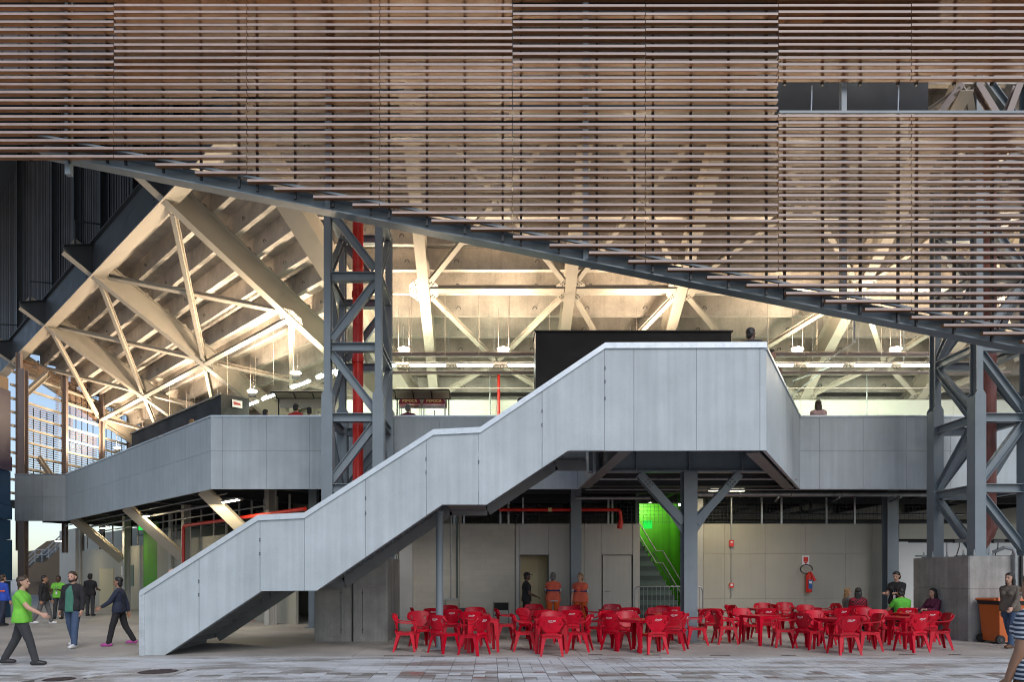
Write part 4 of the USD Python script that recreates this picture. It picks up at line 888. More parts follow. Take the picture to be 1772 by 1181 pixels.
for u in (222, 300, 142): wp(a_of(u), a_of(u) + .3, 0, 4.6, 'steel_wall', n=nw - .12, name='post')
for q in range(14): wp(17.0 + q * 3.6, 20.6 + q * 3.6, 0, 4.98, 'grey_board', n=nw + 3.5, name='inner_wall')
for u in np.linspace(500, 150, 17): wp(a_of(u), a_of(u) + .07, 3.4, 4.6, 'steel_wall', n=nw + .02, name='mesh_post', th=.06)
m = MB(); c = cn(a_of(251), nw - .1, 0)
m.hexa([cn(a_of(251), nw - .12, 4.05), cn(a_of(251) + .6, nw - .12, 4.05), cn(a_of(251) + .6, nw - .08, 4.05), cn(a_of(251), nw - .08, 4.05), cn(a_of(251), nw - .12, 4.4), cn(a_of(251) + .6, nw - .12, 4.4), cn(a_of(251) + .6, nw - .08, 4.4), cn(a_of(251), nw - .08, 4.4)])
obj('exit_sign', m, 'sign_glow', label='small glowing green exit sign on the green panel at left', cat='sign')
m = MB(); a = a_of(232); m.hexa([cn(a, nw - .02, 1.2), cn(a + .7, nw - .02, 1.2), cn(a + .7, nw - .005, 1.2), cn(a, nw - .005, 1.2), cn(a, nw - .02, 2.3), cn(a + .7, nw - .02, 2.3), cn(a + .7, nw - .005, 2.3), cn(a, nw - .005, 2.3)]); obj('wall_sign', m, 'green_stair', label='faded green notice on the grey wall beside the green panel', cat='sign')
m = MB(); a = a_of(220); m.hexa([cn(a, nw - .2, 1.75), cn(a + .3, nw - .2, 1.75), cn(a + .3, nw - .15, 1.75), cn(a, nw - .15, 1.75), cn(a, nw - .2, 2.25), cn(a + .3, nw - .2, 2.25), cn(a + .3, nw - .15, 2.25), cn(a, nw - .15, 2.25)]); obj('wall_sign', m, 'logo_white', label='small white notice on the grey post left of the green panel', cat='sign')
m = MB(); p = cn(27.6, 11.9, .02); m.box(p[0] + 1.0, p[0] + 2.6, p[1] - 2.0, p[1] - .9, .003, .012); obj('floor_marking', m, 'red_paint', label='red and yellow marking on the floor seen below the staircase', cat='floor marking')
pl = MB()
for k, (n_, z) in enumerate(((10.0, 4.2), (10.8, 4.05), (9.5, 4.35), (13.0, 4.0), (13.6, 4.3))):
    m = MB(); m.tube([cn(21.5 if n_ < 12 else 17.5, n_, z), cn(41, n_, z)], (.05, .03, .025, .05, .04)[k], 8); obj('service_pipe', m, 'galvanised', label=('thickest grey pipe along the underside of the angled deck', 'thin grey pipe nearest the left red pipe', 'conduit close to the edge of the angled deck', 'pipe behind the wall top of the angled ground floor', 'second pipe behind the wall top of the angled ground floor')[k], cat='pipe')

# ================================================================ lattice towers
def tower(name, label, xl, xr, yf, yr, zbase, ztop, label2):
    t = thing(name, label, 'lattice tower')
    zk = 6.50
    def colm(x, y):
        m = MB()
        def hsec(z0, z1, w, d):
            m.box(x - w / 2, x + w / 2, y - d / 2, y - d / 2 + .022, z0, z1); m.box(x - w / 2, x + w / 2, y + d / 2 - .022, y + d / 2, z0, z1); m.box(x - .012, x + .012, y - d / 2 + .022, y + d / 2 - .022, z0, z1)
        hsec(zbase + .03, ztop, .17, .26)
        w, y0 = .285, y - .15
        for yy in (y - .155, y + .130):
            m.prism(Polygon([(x - w / 2, zbase + .03), (x + w / 2, zbase + .03), (x + w / 2, zk - .12), (x + .07, zk), (x - .07, zk), (x - w / 2, zk - .12)]), lambda p, q, h: (p, h, q), yy, yy + .024)
        m.box(x - w / 2, x - w / 2 + .02, y - .13, y + .13, zbase + .03, zk - .14); m.box(x + w / 2 - .02, x + w / 2, y - .13, y + .13, zbase + .03, zk - .14)
        m.box(x - .24, x + .24, y - .24, y + .24, zbase, zbase + .03)
        return m
    for x in (xl, xr):
        for y in (yf, yr):
            c = obj('column', colm(x, y), 'blue_steel', t)
            b = MB()
            for sx_ in (-.2, .2):
                for sy_ in (-.2, .2): b.tube([(x + sx_, y + sy_, zbase + .03), (x + sx_, y + sy_, zbase + .17)], .018, 6); b.tube([(x + sx_, y + sy_, zbase + .03), (x + sx_, y + sy_, zbase + .075)], .034, 6)
            obj('anchor_bolts', b, 'galvanised', c)
    zs = [3.97 + 1.83 * k for k in range(int((ztop - 3.97) / 1.83) + 1)]
    fl = 0
    for k, z in enumerate(zs):
        for y in (yf, yr):
            m = MB(); m.ibeam((xl + .10, y, z), (xr - .10, y, z), .2, .22, tf=.018, tw=.014); obj('cross_beam', m, 'blue_steel', t)
        for x in (xl, xr):
            m = MB(); m.ibeam((x, yf + .14, z), (x, yr - .14, z), .18, .20, tf=.018, tw=.014); obj('cross_beam', m, 'blue_steel', t)
    prev = [zbase + .1] + zs[:-1]
    for k, (z0, z1) in enumerate(zip([2.2] + zs[:-1], zs)):
        a, b = (z0, z1) if k % 2 else (z1, z0)
        if k == 0: a, b = z1, z0
        a = (z0 + .2, z1 - .16) if k % 2 else (z1 - .16, z0 + .2)
        for y in (yf, yr):
            m = MB(); m.ibeam((xl + .10, y, a[0]), (xr - .10, y, a[1]), .16, .2, (0, 0, 1), tf=.016, tw=.014); obj('diagonal_brace', m, 'blue_steel', t)
        for x in (xl, xr):
            m = MB(); m.ibeam((x, yf + .14, a[1]), (x, yr - .14, a[0]), .15, .17, tf=.016, tw=.014); obj('diagonal_brace', m, 'blue_steel', t)
    return t
tower('lattice_tower', 'blue-grey steel lattice tower with a bright red pipe inside, behind the staircase', -4.24, -2.92, 17.75, 19.5, 2.15, 11.4, '')
tower('lattice_tower', 'blue-grey steel lattice tower at the right edge on a pale concrete base', 12.62, 13.92, 17.75, 19.4, 2.2, 16.9, '')
def base_block(label, x0, x1, y0, y1, z1, zj):
    t = thing('concrete_base', label, 'concrete base')
    c = .03
    for za, zb in ((0, zj - .006), (zj + .006, z1)):
        m = MB(); P_ = Polygon([(x0 + c, y0), (x1 - c, y0), (x1, y0 + c), (x1, y1), (x0, y1), (x0, y0 + c)]); m.prism(P_, lambda a, b, h: (a, b, h), za, zb); obj('pour', m, 'block_concrete', t)
    m = MB(); m.box(x0 + .02, x1 - .02, y0 + .02, y1 - .02, zj - .01, zj + .01); obj('pour_joint', m, 'mortar', t)
    return t
t = base_block('concrete base block under the left lattice tower, partly behind the staircase', -4.54, -2.66, 17.5, 19.85, 2.15, 1.42)
m = MB(); m.tube([(-3.55, 17.48, 0), (-3.55, 17.48, 1.9)], .02, 6); obj('conduit', m, 'cable_black', t)
m = MB()
for x in (-3.85, -3.3):
    m.box(x - .006, x + .006, 17.492, 17.502, .2, 1.35)
    for z in (.3, 1.25): m.tube([(x, 17.505, z), (x, 17.49, z)], .02, 8)
obj('form_marks', m, 'dark_steel', t)
t = base_block('large pale concrete base block under the right lattice tower', 12.25, 15.2, 17.5, 19.8, 2.2, 1.35)
m = MB(); m.tube([(13.05, 17.75, 2.3), (13.2, 17.55, 2.42), (13.33, 17.42, 2.36), (13.38, 17.42, 2.2), (13.38, 17.42, 1.2)], .045, 10); obj('conduit', m, 'galvanised', t)
m = MB(); m.tube([(13.56, 17.46, 2.2), (13.56, 17.46, 1.3)], .035, 8); obj('cable', m, 'cable_black', t)
t = thing('tower_pipe', 'bright red riser pipe inside the left lattice tower', 'pipe')
m = MB(); m.tube([(-3.65, 18.7, 2.2), (-3.65, 18.7, 7.6)], .145, 18); m.tube([(-3.65, 18.7, 7.55), (-3.65, 18.7, 9.4)], .143, 18); m.tube([(-3.65, 18.7, 9.4), (-3.65, 18.7, 11.7)], .145, 18); obj('pipe_run', m, 'red_paint', t)
m = MB()
for z in (7.6, 9.4): m.tube([(-3.65, 18.7, z - .08), (-3.65, 18.7, z + .08)], .165, 18)
obj('coupling', m, 'red_paint', t)
t = thing('tower_pipe', 'dull brown-red downpipe with an elbow inside the right lattice tower', 'pipe')
xp = 13.55; m = MB(); m.tube([(xp, 18.6, 3.3), (xp, 18.6, 15)], .185, 18); obj('pipe_run', m, 'brown_pipe', t)
m = MB(); m.tube([(xp, 18.6, 3.32), (xp, 18.6, 3.0), (xp - .04, 18.6, 2.85), (xp - .12, 18.6, 2.7), (xp - .25, 18.6, 2.52), (xp - .38, 18.6, 2.3), (xp - .38, 18.6, 2.2)], [.2, .2, .2, .19, .19, .17, .17], 16); obj('elbow', m, 'brown_pipe', t)
m = MB(); m.tube([(xp, 18.6, 2.95), (xp, 18.6, 3.1)], .215, 18); obj('coupling', m, 'brown_pipe', t)
m = MB(); m.tube([(13.98, 19.0, 15), (13.98, 19.0, 4.0), (13.95, 19.0, 3.85), (13.7, 19.0, 3.75)], .06, 10); obj('black_pipe', m, 'cable_black', label='slim black pipe beside the brown-red downpipe in the right tower', cat='pipe')
for u, y, nm in ((1660, 17.62, 'left of the front column of the right tower'), (1727, 17.62, 'below the brown-red elbow of the right tower')):
    t = thing('security_camera', 'small black security camera on a stalk ' + nm, 'camera')
    c = W(u, 938, y); m = MB(); m.bar(c + (-.14, 0, 0), c + (.14, 0, .02), .09, .08); obj('camera_body', m, 'cable_black', t)
    m = MB(); m.tube([c, c + (0, 0, -.14), c + (.03, .1, -.25), (c[0] + .03, c[1] + .15, 2.2)], .012, 6); obj('stalk', m, 'cable_black', t)

# ================================================================ far left: slatted side screen, blue building, outdoor stairs
t = thing('side_screen', 'distant slatted side screen with cream posts and rails, sky behind it', 'slatted screen')
def sp(s, off, z): return np.array([-23.95 + .139 * s - off * .99, 34.5 + .99 * s + off * .139, z])
zs0, zs1 = 5.6, 12.6
for s in (0, 3.05, 5.95, 8.4, 10.6):
    m = MB(); m.ibeam(sp(s, -.1, 3.0), sp(s, -.1, 13.0), .2, .24, (.99, 0, 0)); obj('post', m, 'pink_pipe', t)
for z in np.arange(5.9, 12.6, .68):
    m = MB(); m.bar(sp(-.3, .1, z), sp(14, .1, z), .1, .12); obj('rail', m, 'cream_steel', t)
for i, (s0, s1) in enumerate(((.1, 3.0), (3.1, 5.9), (6.0, 8.35), (8.5, 10.5), (10.7, 13))):
    for z in np.arange(6.05, 12.9, .115):
        if i == 0 and 10.75 < z < 12.0: 
            if s1 - .35 > s0: a_, b_ = s1 - .25, s1
        elif i in (1, 2) and 10.05 < z < 10.62: a_, b_ = s0, s0 + .9 if i == 1 else s0 + .02
        else: a_, b_ = s0, s1
        if b_ - a_ < .1: continue
        m = MB(); m.bar(sp(a_, .2, z), sp(b_, .2, z), .03, .034); obj('slat', m, 'slat_wood', t)
    for s in np.arange(s0 + .2, s1, .45):
        m = MB(); m.bar(sp(s, .17, 6.0), sp(s, .17, 10.5 if i == 0 else 12.6), .03, .03, (1, 0, 0)); obj('slat_clip', m, 'black_bar', t)
m = MB(); m.ibeam(sp(.1, -.3, 10.9), sp(1.6, -.3, 12.4), .25, .25); obj('brace', m, 'cream_steel', t)
m = MB(); m.ibeam(sp(1.0, -.3, 7.9), sp(2.9, -.3, 6.0), .2, .22); obj('brace', m, 'cream_steel', t)
m = MB(); m.ibeam((-22.15, 32.3, 0), (-22.15, 32.3, 11.5), .3, .32); obj('end_column', m, 'pink_pipe', label='tall grey steel column at the left end of the deck', cat='column')
t = thing('blue_building', 'dark blue and purple panelled building end at the left edge of the picture', 'building')
xb0, xb1, yb0 = -26.0, W(21, 900, 28.0)[0] - .06, 24.0
zl = [0, 1.5, 3.2, 4.0, 4.6, 6.0, 6.6, 9.3]
for k, (z0, z1) in enumerate(zip(zl[:-1], zl[1:])):
    pr = .06 if k % 2 else 0
    m = MB(); m.box(xb0, xb1 + pr, yb0 - pr, 28.0, z0 + .01, z1 - .01); obj('wall_band', m, 'purple_panel' if k >= 5 else 'blue_panel', t)
m = MB(); m.box(xb0, xb1 - .02, yb0 + .02, 27.9, 9.3, 9.8); obj('parapet', m, 'tan_wall', t)
t = thing('outdoor_staircase', 'distant tan building with a white outdoor staircase, seen through the opening at left', 'building')
y = 62.0; px = lambda u: (u - CX) / F * y
pz = lambda v: EYE + (CY - v) / F * y
m = MB(); m.prism(Polygon([(px(20), 0), (px(125), 0), (px(125), pz(930)), (px(75), pz(934)), (px(62), pz(936)), (px(40), pz(952)), (px(20), pz(955))]), lambda a, b, h: (a, h, b), y + 1.5, y + 1.7); obj('wall', m, 'tan_wall', t)
m = MB(); m.prism(Polygon([(px(80), pz(974)), (px(110), pz(946)), (px(110), 0), (px(96), 0), (px(86), pz(1006)), (px(40), pz(1010)), (px(40), pz(997)), (px(63), pz(974))]), lambda a, b, h: (a, h, b), y - .2, y); obj('stair_wall', m, 'tan_wall', t)
m = MB()
for k in range(16):
    u = 36 + k * 2.6; v = 988 - k * 2.35; m.box(px(u), px(u + 2.7), y, y + 1.3, pz(v + 2.4), pz(v))
for k in range(12):
    u = 80 + k * 2.6; v = 963 - k * 2.5; m.box(px(u), px(u + 2.7), y, y + 1.3, pz(v + 2.6), pz(v))
obj('stair_flight', m, 'white_paint', t)
m = MB()
for dz in (0, .45): m.tube([(px(36), y - .1, pz(985) + dz), (px(63), y - .1, pz(961) + dz), (px(80), y - .1, pz(961) + dz), (px(110), y - .1, pz(932) + dz)], .05, 6)
for u, v in ((40, 990), (50, 978), (62, 967), (74, 965), (86, 960), (98, 950)): m.tube([(px(u), y - .1, pz(v + 8)), (px(u), y - .1, pz(v - 14))], .04, 6)
obj('railing', m, 'white_paint', t)
m = MB(); c = trimesh.creation.icosphere(3, 1.0); c.apply_scale((1.3, 1.0, 1.2)); c.apply_translation((px(97) - .2, y - 9, 1.4)); m.mesh(c); obj('white_tank', m, 'white_paint', label='rounded white tank outdoors beyond the left opening', cat='tank')
# ================================================================ red plastic armchairs and tables
def smooth_path(pts, n=24):
    from scipy.interpolate import CubicSpline
    p = np.asarray(pts, float); s = np.r_[0, np.cumsum(np.linalg.norm(np.diff(p, axis=0), axis=1))]
    return CubicSpline(s, p)(np.linspace(0, s[-1], n))
def make_chair(label):
    t = thing('armchair', label, 'armchair', group='red plastic armchairs of the terrace')
    # local frame: the sitter faces +x
    fwd = lambda x, y, z: np.array([x, y, z])
    # seat: dished shell with a rolled front
    nx, ny = 9, 9; V, Fc = [], []
    for top in (1, 0):
        for i in range(nx):
            for j in range(ny):
                a, b = i / (nx - 1), j / (ny - 1) * 2 - 1
                x = -.21 + .44 * a; w = .205 + .035 * a; y = b * w
                z = .425 - .022 * (1 - b * b) * math.sin(math.pi * min(1, a * 1.05)) + .010 * a - (.05 * max(0, (a - .85) / .15) ** 2) - .012 * (abs(b) ** 6)
                V.append((x, y, z - (0 if top else .014)))
    N = nx * ny; id_ = lambda t_, i, j: t_ * N + i * ny + j
    for i in range(nx - 1):
        for j in range(ny - 1):
            a, b, c, d = id_(0, i, j), id_(0, i + 1, j), id_(0, i + 1, j + 1), id_(0, i, j + 1); Fc += [(a, b, c), (a, c, d)]
            a, b, c, d = [q + N for q in (a, b, c, d)]; Fc += [(a, c, b), (a, d, c)]
    rim = [(i, 0) for i in range(nx)] + [(nx - 1, j) for j in range(1, ny)] + [(i, ny - 1) for i in range(nx - 2, -1, -1)] + [(0, j) for j in range(ny - 2, 0, -1)]
    for (i, j), (k, l) in zip(rim, rim[1:] + rim[:1]): a, b = id_(0, i, j), id_(0, k, l); Fc += [(a, a + N, b + N), (a, b + N, b)]
    m = MB(); m.add(V, Fc)
    m.bar((.205, -.20, .395), (.205, .20, .395), .012, .05); m.bar((-.2, -.18, .395), (-.2, .18, .395), .012, .045)
    for s in (-1, 1): m.bar((-.2, s * .195, .392), (.2, s * .225, .392), .012, .05)
    obj('seat', m, 'red_plastic', t, smooth=35)
    # back: shield outline with two slots a side, wrapped round and leaning
    top = [(-.235 + .47 * k / 12, .825 + .018 * math.sin(math.pi * k / 12)) for k in range(13)]
    right = [(.262, .79), (.272, .745), (.262, .70), (.225, .64), (.19, .585), (.15, .525), (.10, .485), (.05, .468)]
    outl = top + right + [(-a, b) for a, b in right[::-1]]
    sh = Polygon(outl).buffer(.0)
    for s in (-1, 1):
        for k in (0, 1):
            c = s * (.155 + .035 * k); sh = sh.difference(affinity.skew(sbox(c - .008, .65, c + .008, .74), s * 10))
    e = trimesh.creation.extrude_polygon(sh, .012, engine='earcut')
    v, f = trimesh.remesh.subdivide_to_size(e.vertices, e.faces, .055)
    lean = lambda z: -.185 - (z - .44) * .30
    wrap = lambda y: 1.15 * y * y
    w = np.array([(lean(b) + wrap(a) * (.6 + (b - .46)) + c - .006, a, b) for a, b, c in v])
    back = trimesh.Trimesh(w, f, process=True); trimesh.repair.fix_normals(back)
    bk = obj('backrest', back, 'red_plastic', t, smooth=40)
    # lettering on the outside of the back, with a sweeping tail under it
    tm = meshkit.text_mesh('Coca-Cola', .034, .001, bold=True); q = tm.vertices; W_ = tm.bounds[1][0]; sc = .150 / W_
    yy = -(q[:, 0] - W_ / 2) * sc * -1; zz = .735 + q[:, 1] * sc * 1.25
    yy = yy + (zz - .735) * .35
    def on_back(y, z, o): return (lean(z) + wrap(y) * (.6 + (z - .46)) - .0075 - o, y, z)
    # seen from behind (looking along +x) left-to-right is +y to -y
    L = np.array([on_back(-a, b, .0012 + c) for a, b, c in zip(yy, zz, q[:, 2])])
    lm = MB(); lm.add(L, tm.faces[:, ::-1])
    tail = [(.085 - .165 * k / 10, .728 - .022 * math.sin(math.pi * k / 10 * 1.0) + .002 * k) for k in range(11)]
    for (a, b), (c, d) in zip(tail[:-1], tail[1:]): lm.hexa([on_back(a, b - .004, .001), on_back(c, d - .004, .001), on_back(c, d - .004, .002), on_back(a, b - .004, .002), on_back(a, b + .003, .001), on_back(c, d + .003, .001), on_back(c, d + .003, .002), on_back(a, b + .003, .002)])
    obj('lettering', lm, 'logo_white', bk)
    # lower back rail that the shield springs from
    m = MB(); p = smooth_path([(-.205, -.2, .43), (-.225, -.1, .455), (-.23, 0, .46), (-.225, .1, .455), (-.205, .2, .43)], 12); m.sweep(p, [(.022, .05)] * 12, [(0, 0, 1)] * 12); obj('back_rail', m, 'red_plastic', t, smooth=40)
    for s in (-1, 1):
        p = smooth_path([(-.265, s * .235, .80), (-.235, s * .268, .735), (-.16, s * .288, .672), (-.03, s * .293, .648), (.10, s * .290, .642), (.185, s * .282, .628), (.215, s * .272, .585), (.215, s * .258, .50), (.205, s * .245, .42)], 26)
        up = [np.array([0, 0, 1.0]) * (1 - min(1, max(0, (i - 15) / 5))) + np.array([1.0, 0, 0.02]) * min(1, max(0, (i - 15) / 5)) for i in range(26)]
        up = [u + np.array([.35, 0, 0]) * max(0, 1 - i / 7) for i, u in enumerate(up)]
        size = [(.030 + .028 * math.sin(math.pi * min(1, i / 18)), .022) for i in range(26)]
        m = MB(); m.sweep(p, size, up); obj('armrest', m, 'red_plastic', t, smooth=40)
    for sx_, sy_, top_, botm in ((1, 1, (.190, .228), (.235, .275)), (1, -1, (.190, -.228), (.235, -.275)), (-1, 1, (-.185, .198), (-.275, .245)), (-1, -1, (-.185, -.198), (-.275, -.245))):
        m = MB()
        T, B = np.array([*top_, .43]), np.array([*botm, 0.0])
        for k in range(5):                                                  # two flanges of an angle, tapering down, with a bulge near the seat
            a, b = k / 5, (k + 1) / 5; wa, wb = .082 - .040 * a + .02 * (1 - a) ** 3, .082 - .040 * b + .02 * (1 - b) ** 3
            pa, pb = T + (B - T) * a, T + (B - T) * b
            fx, fy = -sx_, -sy_
            m.hexa([pa, pa + (fx * wa, 0, 0), pa + (fx * wa, fy * .012, 0), pa + (0, fy * .012, 0), pb, pb + (fx * wb, 0, 0), pb + (fx * wb, fy * .012, 0), pb + (0, fy * .012, 0)])
            m.hexa([pa + (0, fy * .0121, 0), pa + (fx * .012, fy * .0121, 0), pa + (fx * .012, fy * wa, 0), pa + (0, fy * wa, 0), pb + (0, fy * .0121, 0), pb + (fx * .012, fy * .0121, 0), pb + (fx * .012, fy * wb, 0), pb + (0, fy * wb, 0)])
        obj('leg', m, 'red_plastic', t)
    return t
def make_table(label):
    t = thing('square_table', label, 'table', group='square red plastic tables of the terrace')
    R = .35
    P_ = sbox(-R, -R, R, R).buffer(-.05).buffer(.05, quad_segs=4)
    m = MB(); m.prism(P_, lambda a, b, z: (a, b, z), .700, .716)
    m.prism(P_.difference(P_.buffer(-.012)), lambda a, b, z: (a, b, z), .716, .720)
    m.prism(P_.buffer(-.012).difference(P_.buffer(-.024)), lambda a, b, z: (a, b, z), .655, .700)
    for k in (-.15, 0, .15): m.box(-.32, .32, k - .004, k + .004, .68, .700); 
    obj('tabletop', m, 'red_plastic', t)
    for sx_ in (-1, 1):
        for sy_ in (-1, 1):
            m = MB(); T, B = np.array([sx_ * .335, sy_ * .335, .70]), np.array([sx_ * .352, sy_ * .352, 0.0])
            for k in range(6):
                a, b = k / 6, (k + 1) / 6; wa, wb = .095 - .04 * a + .03 * (1 - a) ** 5, .095 - .04 * b + .03 * (1 - b) ** 5; pa, pb = T + (B - T) * a, T + (B - T) * b
                m.hexa([pa, pa + (-sx_ * wa, 0, 0), pa + (-sx_ * wa, -sy_ * .012, 0), pa + (0, -sy_ * .012, 0), pb, pb + (-sx_ * wb, 0, 0), pb + (-sx_ * wb, -sy_ * .012, 0), pb + (0, -sy_ * .012, 0)])
                m.hexa([pa + (0, -sy_ * .0121, 0), pa + (-sx_ * .012, -sy_ * .0121, 0), pa + (-sx_ * .012, -sy_ * wa, 0), pa + (0, -sy_ * wa, 0), pb + (0, -sy_ * .0121, 0), pb + (-sx_ * .012, -sy_ * .0121, 0), pb + (-sx_ * .012, -sy_ * wb, 0), pb + (0, -sy_ * wb, 0)])
            obj('leg', m, 'red_plastic', t)
    return t
# (u, depth, rotation, what sets it apart)
TABLES = [(833, 15.25, 8, 'front table at the far left, beside the stair post'), (770, 18.6, 0, 'back table at the far left, behind the stair post'), (824, 17.3, 4, 'middle table at the left, behind the front left one'),
          (952, 15.05, 0, 'front table in front of the guard'), (984, 18.1, 3, 'middle table in front of the two orange workers'), (932, 19.7, 0, 'back table nearest the open door'),
          (1102, 15.2, 42, 'cornerwise front table left of the landing column'), (1060, 19.6, 2, 'back table in front of the closed steel door'), (1150, 17.35, 6, 'middle table just left of the landing column'),
          (1224, 19.9, 0, 'back table right behind the landing column'), (1315, 16.75, 24, 'front table right of the landing column, standing clear'), (1320, 20.5, 2, 'back table under the alarm boxes'),
          (1447, 15.5, 32, 'front table in the right half, turned cornerwise'), (1423, 19.1, 4, 'middle table below the fire extinguisher'), (1395, 21.1, 0, 'rearmost table below the fire extinguisher'),
          (1552, 16.1, 35, 'front table at the right end, turned cornerwise'), (1580, 17.6, 4, 'table directly in front of the seated green shirt'), (1512, 19.6, 0, 'table between the plaid shirt and the green shirt')]
tproto = None
for u, d, rz, nm in TABLES:
    lab = 'square red plastic table, the ' + nm; loc = ((u - CX) / F * d, d, 0)
    if tproto is None:
        tproto = make_table(lab); x = UsdGeom.Xformable(tproto).GetOrderedXformOps(); x[0].Set(Gf.Vec3d(*loc)); x[1].Set(float(rz))
    else: dup(tproto, loc, rz, lab)
# (u, depth, facing in degrees: 0 right, 90 away, 180 left, 270 towards the camera; what sets it apart)
CHAIRS = [(702, 15.25, 5, 'leftmost in the front row, in profile facing right'), (731, 16.2, 300, 'second from the left, facing the camera beside the leftmost profile one'), (768, 14.95, 52, 'third from the left in front, its lettered back towards the camera'), (820, 14.55, 148, 'just left of the gap, drawn back from the far left front table'),
          (729, 18.3, 5, 'half hidden behind the leftmost ones, facing right'), (753, 18.2, 85, 'behind the stair post, dark back'), (782, 17.6, 92, 'right behind the stair post, lettered back'), (775, 19.6, 270, 'against the block wall behind the stair post'),
          (822, 18.35, 270, 'behind the middle left table, facing the camera'), (816, 16.4, 90, 'between the two tables at the far left, back to the camera'), (875, 17.9, 10, 'standing alone by the black folding chair, facing right'),
          (906, 15.35, 8, 'in profile at the left of the front table before the guard'), (954, 14.42, 90, 'square to the camera, in front of the table before the guard'), (1003, 15.25, 160, 'at the right side of the front table before the guard'), (957, 16.0, 270, 'at the far side of the front table before the guard'),
          (917, 17.9, 325, 'pinkish, left of the middle table before the workers'), (944, 17.2, 88, 'dark lettered back beside the guard legs'), (986, 17.2, 95, 'at the near side of the middle table before the workers'), (983, 19.0, 270, 'at the far side of the middle table before the workers'), (1036, 17.0, 130, 'tall looking one between the orange workers and the cornerwise table'),
          (924, 20.5, 270, 'against the wall left of the guard'), (985, 20.2, 200, 'small and far between the two orange workers'),
          (1066, 15.45, 48, 'left of the cornerwise front table, turned away to the right'), (1130, 14.85, 102, 'in front of the cornerwise table, lettered back to the camera'), (1168, 15.6, 152, 'right of the cornerwise table, arm towards the camera'), (1088, 16.1, 275, 'behind the cornerwise table, facing the camera'), (1028, 19.6, 0, 'in profile just right of the second orange worker'), (1062, 20.5, 270, 'against the closed steel door'), (1086, 18.7, 92, 'lettered back before the closed steel door'),
          (1142, 18.2, 275, 'behind the middle table by the landing column'), (1162, 16.65, 90, 'at the near side of the middle table by the landing column'), (1160, 19.0, 100, 'dark back next to the landing column, farther away'), (1138, 19.4, 215, 'with a bright armrest before the crowd barrier'), (1206, 16.75, 163, 'right beside the foot of the landing column'),
          (1228, 18.1, 92, 'lettered back right of the landing column'), (1255, 16.9, 2, 'in profile left of the clear standing table'), (1254, 20.0, 180, 'far one left of the alarm boxes, facing left'), (1273, 20.1, 330, 'far one below the alarm boxes, facing the camera'),
          (1292, 17.7, 285, 'behind the clear standing table, pink back'), (1322, 18.2, 95, 'dark back behind the clear standing table'), (1356, 16.1, 168, 'at the right of the clear standing table'), (1325, 21.5, 270, 'rearmost under the alarm conduit'), (1351, 20.7, 5, 'far one facing right toward the extinguisher table'), (1363, 22.0, 270, 'against the olive wall left of the extinguisher'), (1434, 21.4, 185, 'far one right below the extinguisher, facing left'),
          (1400, 15.7, 22, 'left of the cornerwise table in the right half'), (1461, 14.65, 92, 'back to the camera at the cornerwise table right of centre'), (1420, 16.6, 285, 'behind the cornerwise table in the right half'), (1500, 15.4, 172, 'between the two cornerwise tables on the right, facing left'), (1402, 20.0, 280, 'behind the middle table below the extinguisher'), (1448, 18.3, 100, 'dark back near the plaid shirt'),
          (1484, 19.8, 72, 'under the woman in the plaid shirt'), (1464, 20.7, 350, 'under the blonde woman'), (1506, 18.1, 285, 'pink one left of the green shirt table'), (1531, 17.0, 278, 'behind the right end cornerwise table, facing the camera'), (1560, 18.5, 92, 'under the man in the green shirt'), (1577, 15.15, 106, 'in front of the right end table, lettered back'), (1620, 15.7, 164, 'rightmost in the front row, in profile facing left'), (1598, 16.8, 100, 'at the right of the green shirt table'), (1616, 18.7, 195, 'under the woman in maroon')]
cproto = None
for u, d, rz, nm in CHAIRS:
    lab = 'red plastic armchair, ' + nm; loc = ((u - CX) / F * d, d, 0); rz += float(rng.uniform(-3, 3))
    if cproto is None:
        cproto = make_chair(lab); x = UsdGeom.Xformable(cproto).GetOrderedXformOps(); x[0].Set(Gf.Vec3d(*loc)); x[1].Set(float(rz))
    else: dup(cproto, loc, rz, lab)
t = thing('folding_chair', 'black folding chair with chrome frame by the open door', 'chair', ((867 - CX) / F * 21.6, 21.6, 0), 180)
m = MB(); m.box(-.2, .2, -.20, .18, .43, .47); obj('seat', m, 'cable_black', t)
m = MB(); m.hexa([(-.22, .18, .62), (.22, .18, .62), (.22, .21, .62), (-.22, .21, .62), (-.22, .25, .86), (.22, .25, .86), (.22, .28, .86), (-.22, .28, .86)]); obj('backrest', m, 'cable_black', t)
for s in (-.235, .235):
    m = MB(); m.tube([(s, .30, .9), (s, .2, .6), (s, -.24, 0)], .012, 8); m.tube([(s, -.15, .45), (s, .26, 0)], .012, 8); obj('frame_leg', m, 'galvanised', t)
# wheeled bin
t = thing('wheelie_bin', 'orange wheeled bin with a black rim and dark blue sticker by the right concrete base', 'bin', (12.72, 17.1, 0), 4)
m = MB(); m.hexa([(-.20, -.26, .06), (.36, -.26, .06), (.36, .28, .06), (-.20, .28, .06), (-.27, -.33, 1.05), (.42, -.33, 1.05), (.42, .33, 1.05), (-.27, .33, 1.05)]); obj('bin_body', m, 'orange_bin', t)
m = MB(); m.hexa([(-.27, -.345, .97), (.43, -.345, .97), (.43, .34, .97), (-.27, .34, .97), (-.31, -.36, 1.07), (.44, -.36, 1.07), (.44, .35, 1.07), (-.31, .35, 1.07)]); obj('rim', m, 'cable_black', t)
m = MB(); m.hexa([(-.33, -.37, 1.07), (.45, -.37, 1.07), (.45, .36, 1.07), (-.33, .36, 1.07), (-.30, -.33, 1.15), (.42, -.33, 1.15), (.42, .33, 1.13), (-.30, .33, 1.13)]); m.tube([(-.36, -.3, 1.1), (-.36, .3, 1.1)], .022, 8); obj('lid', m, 'orange_bin', t)
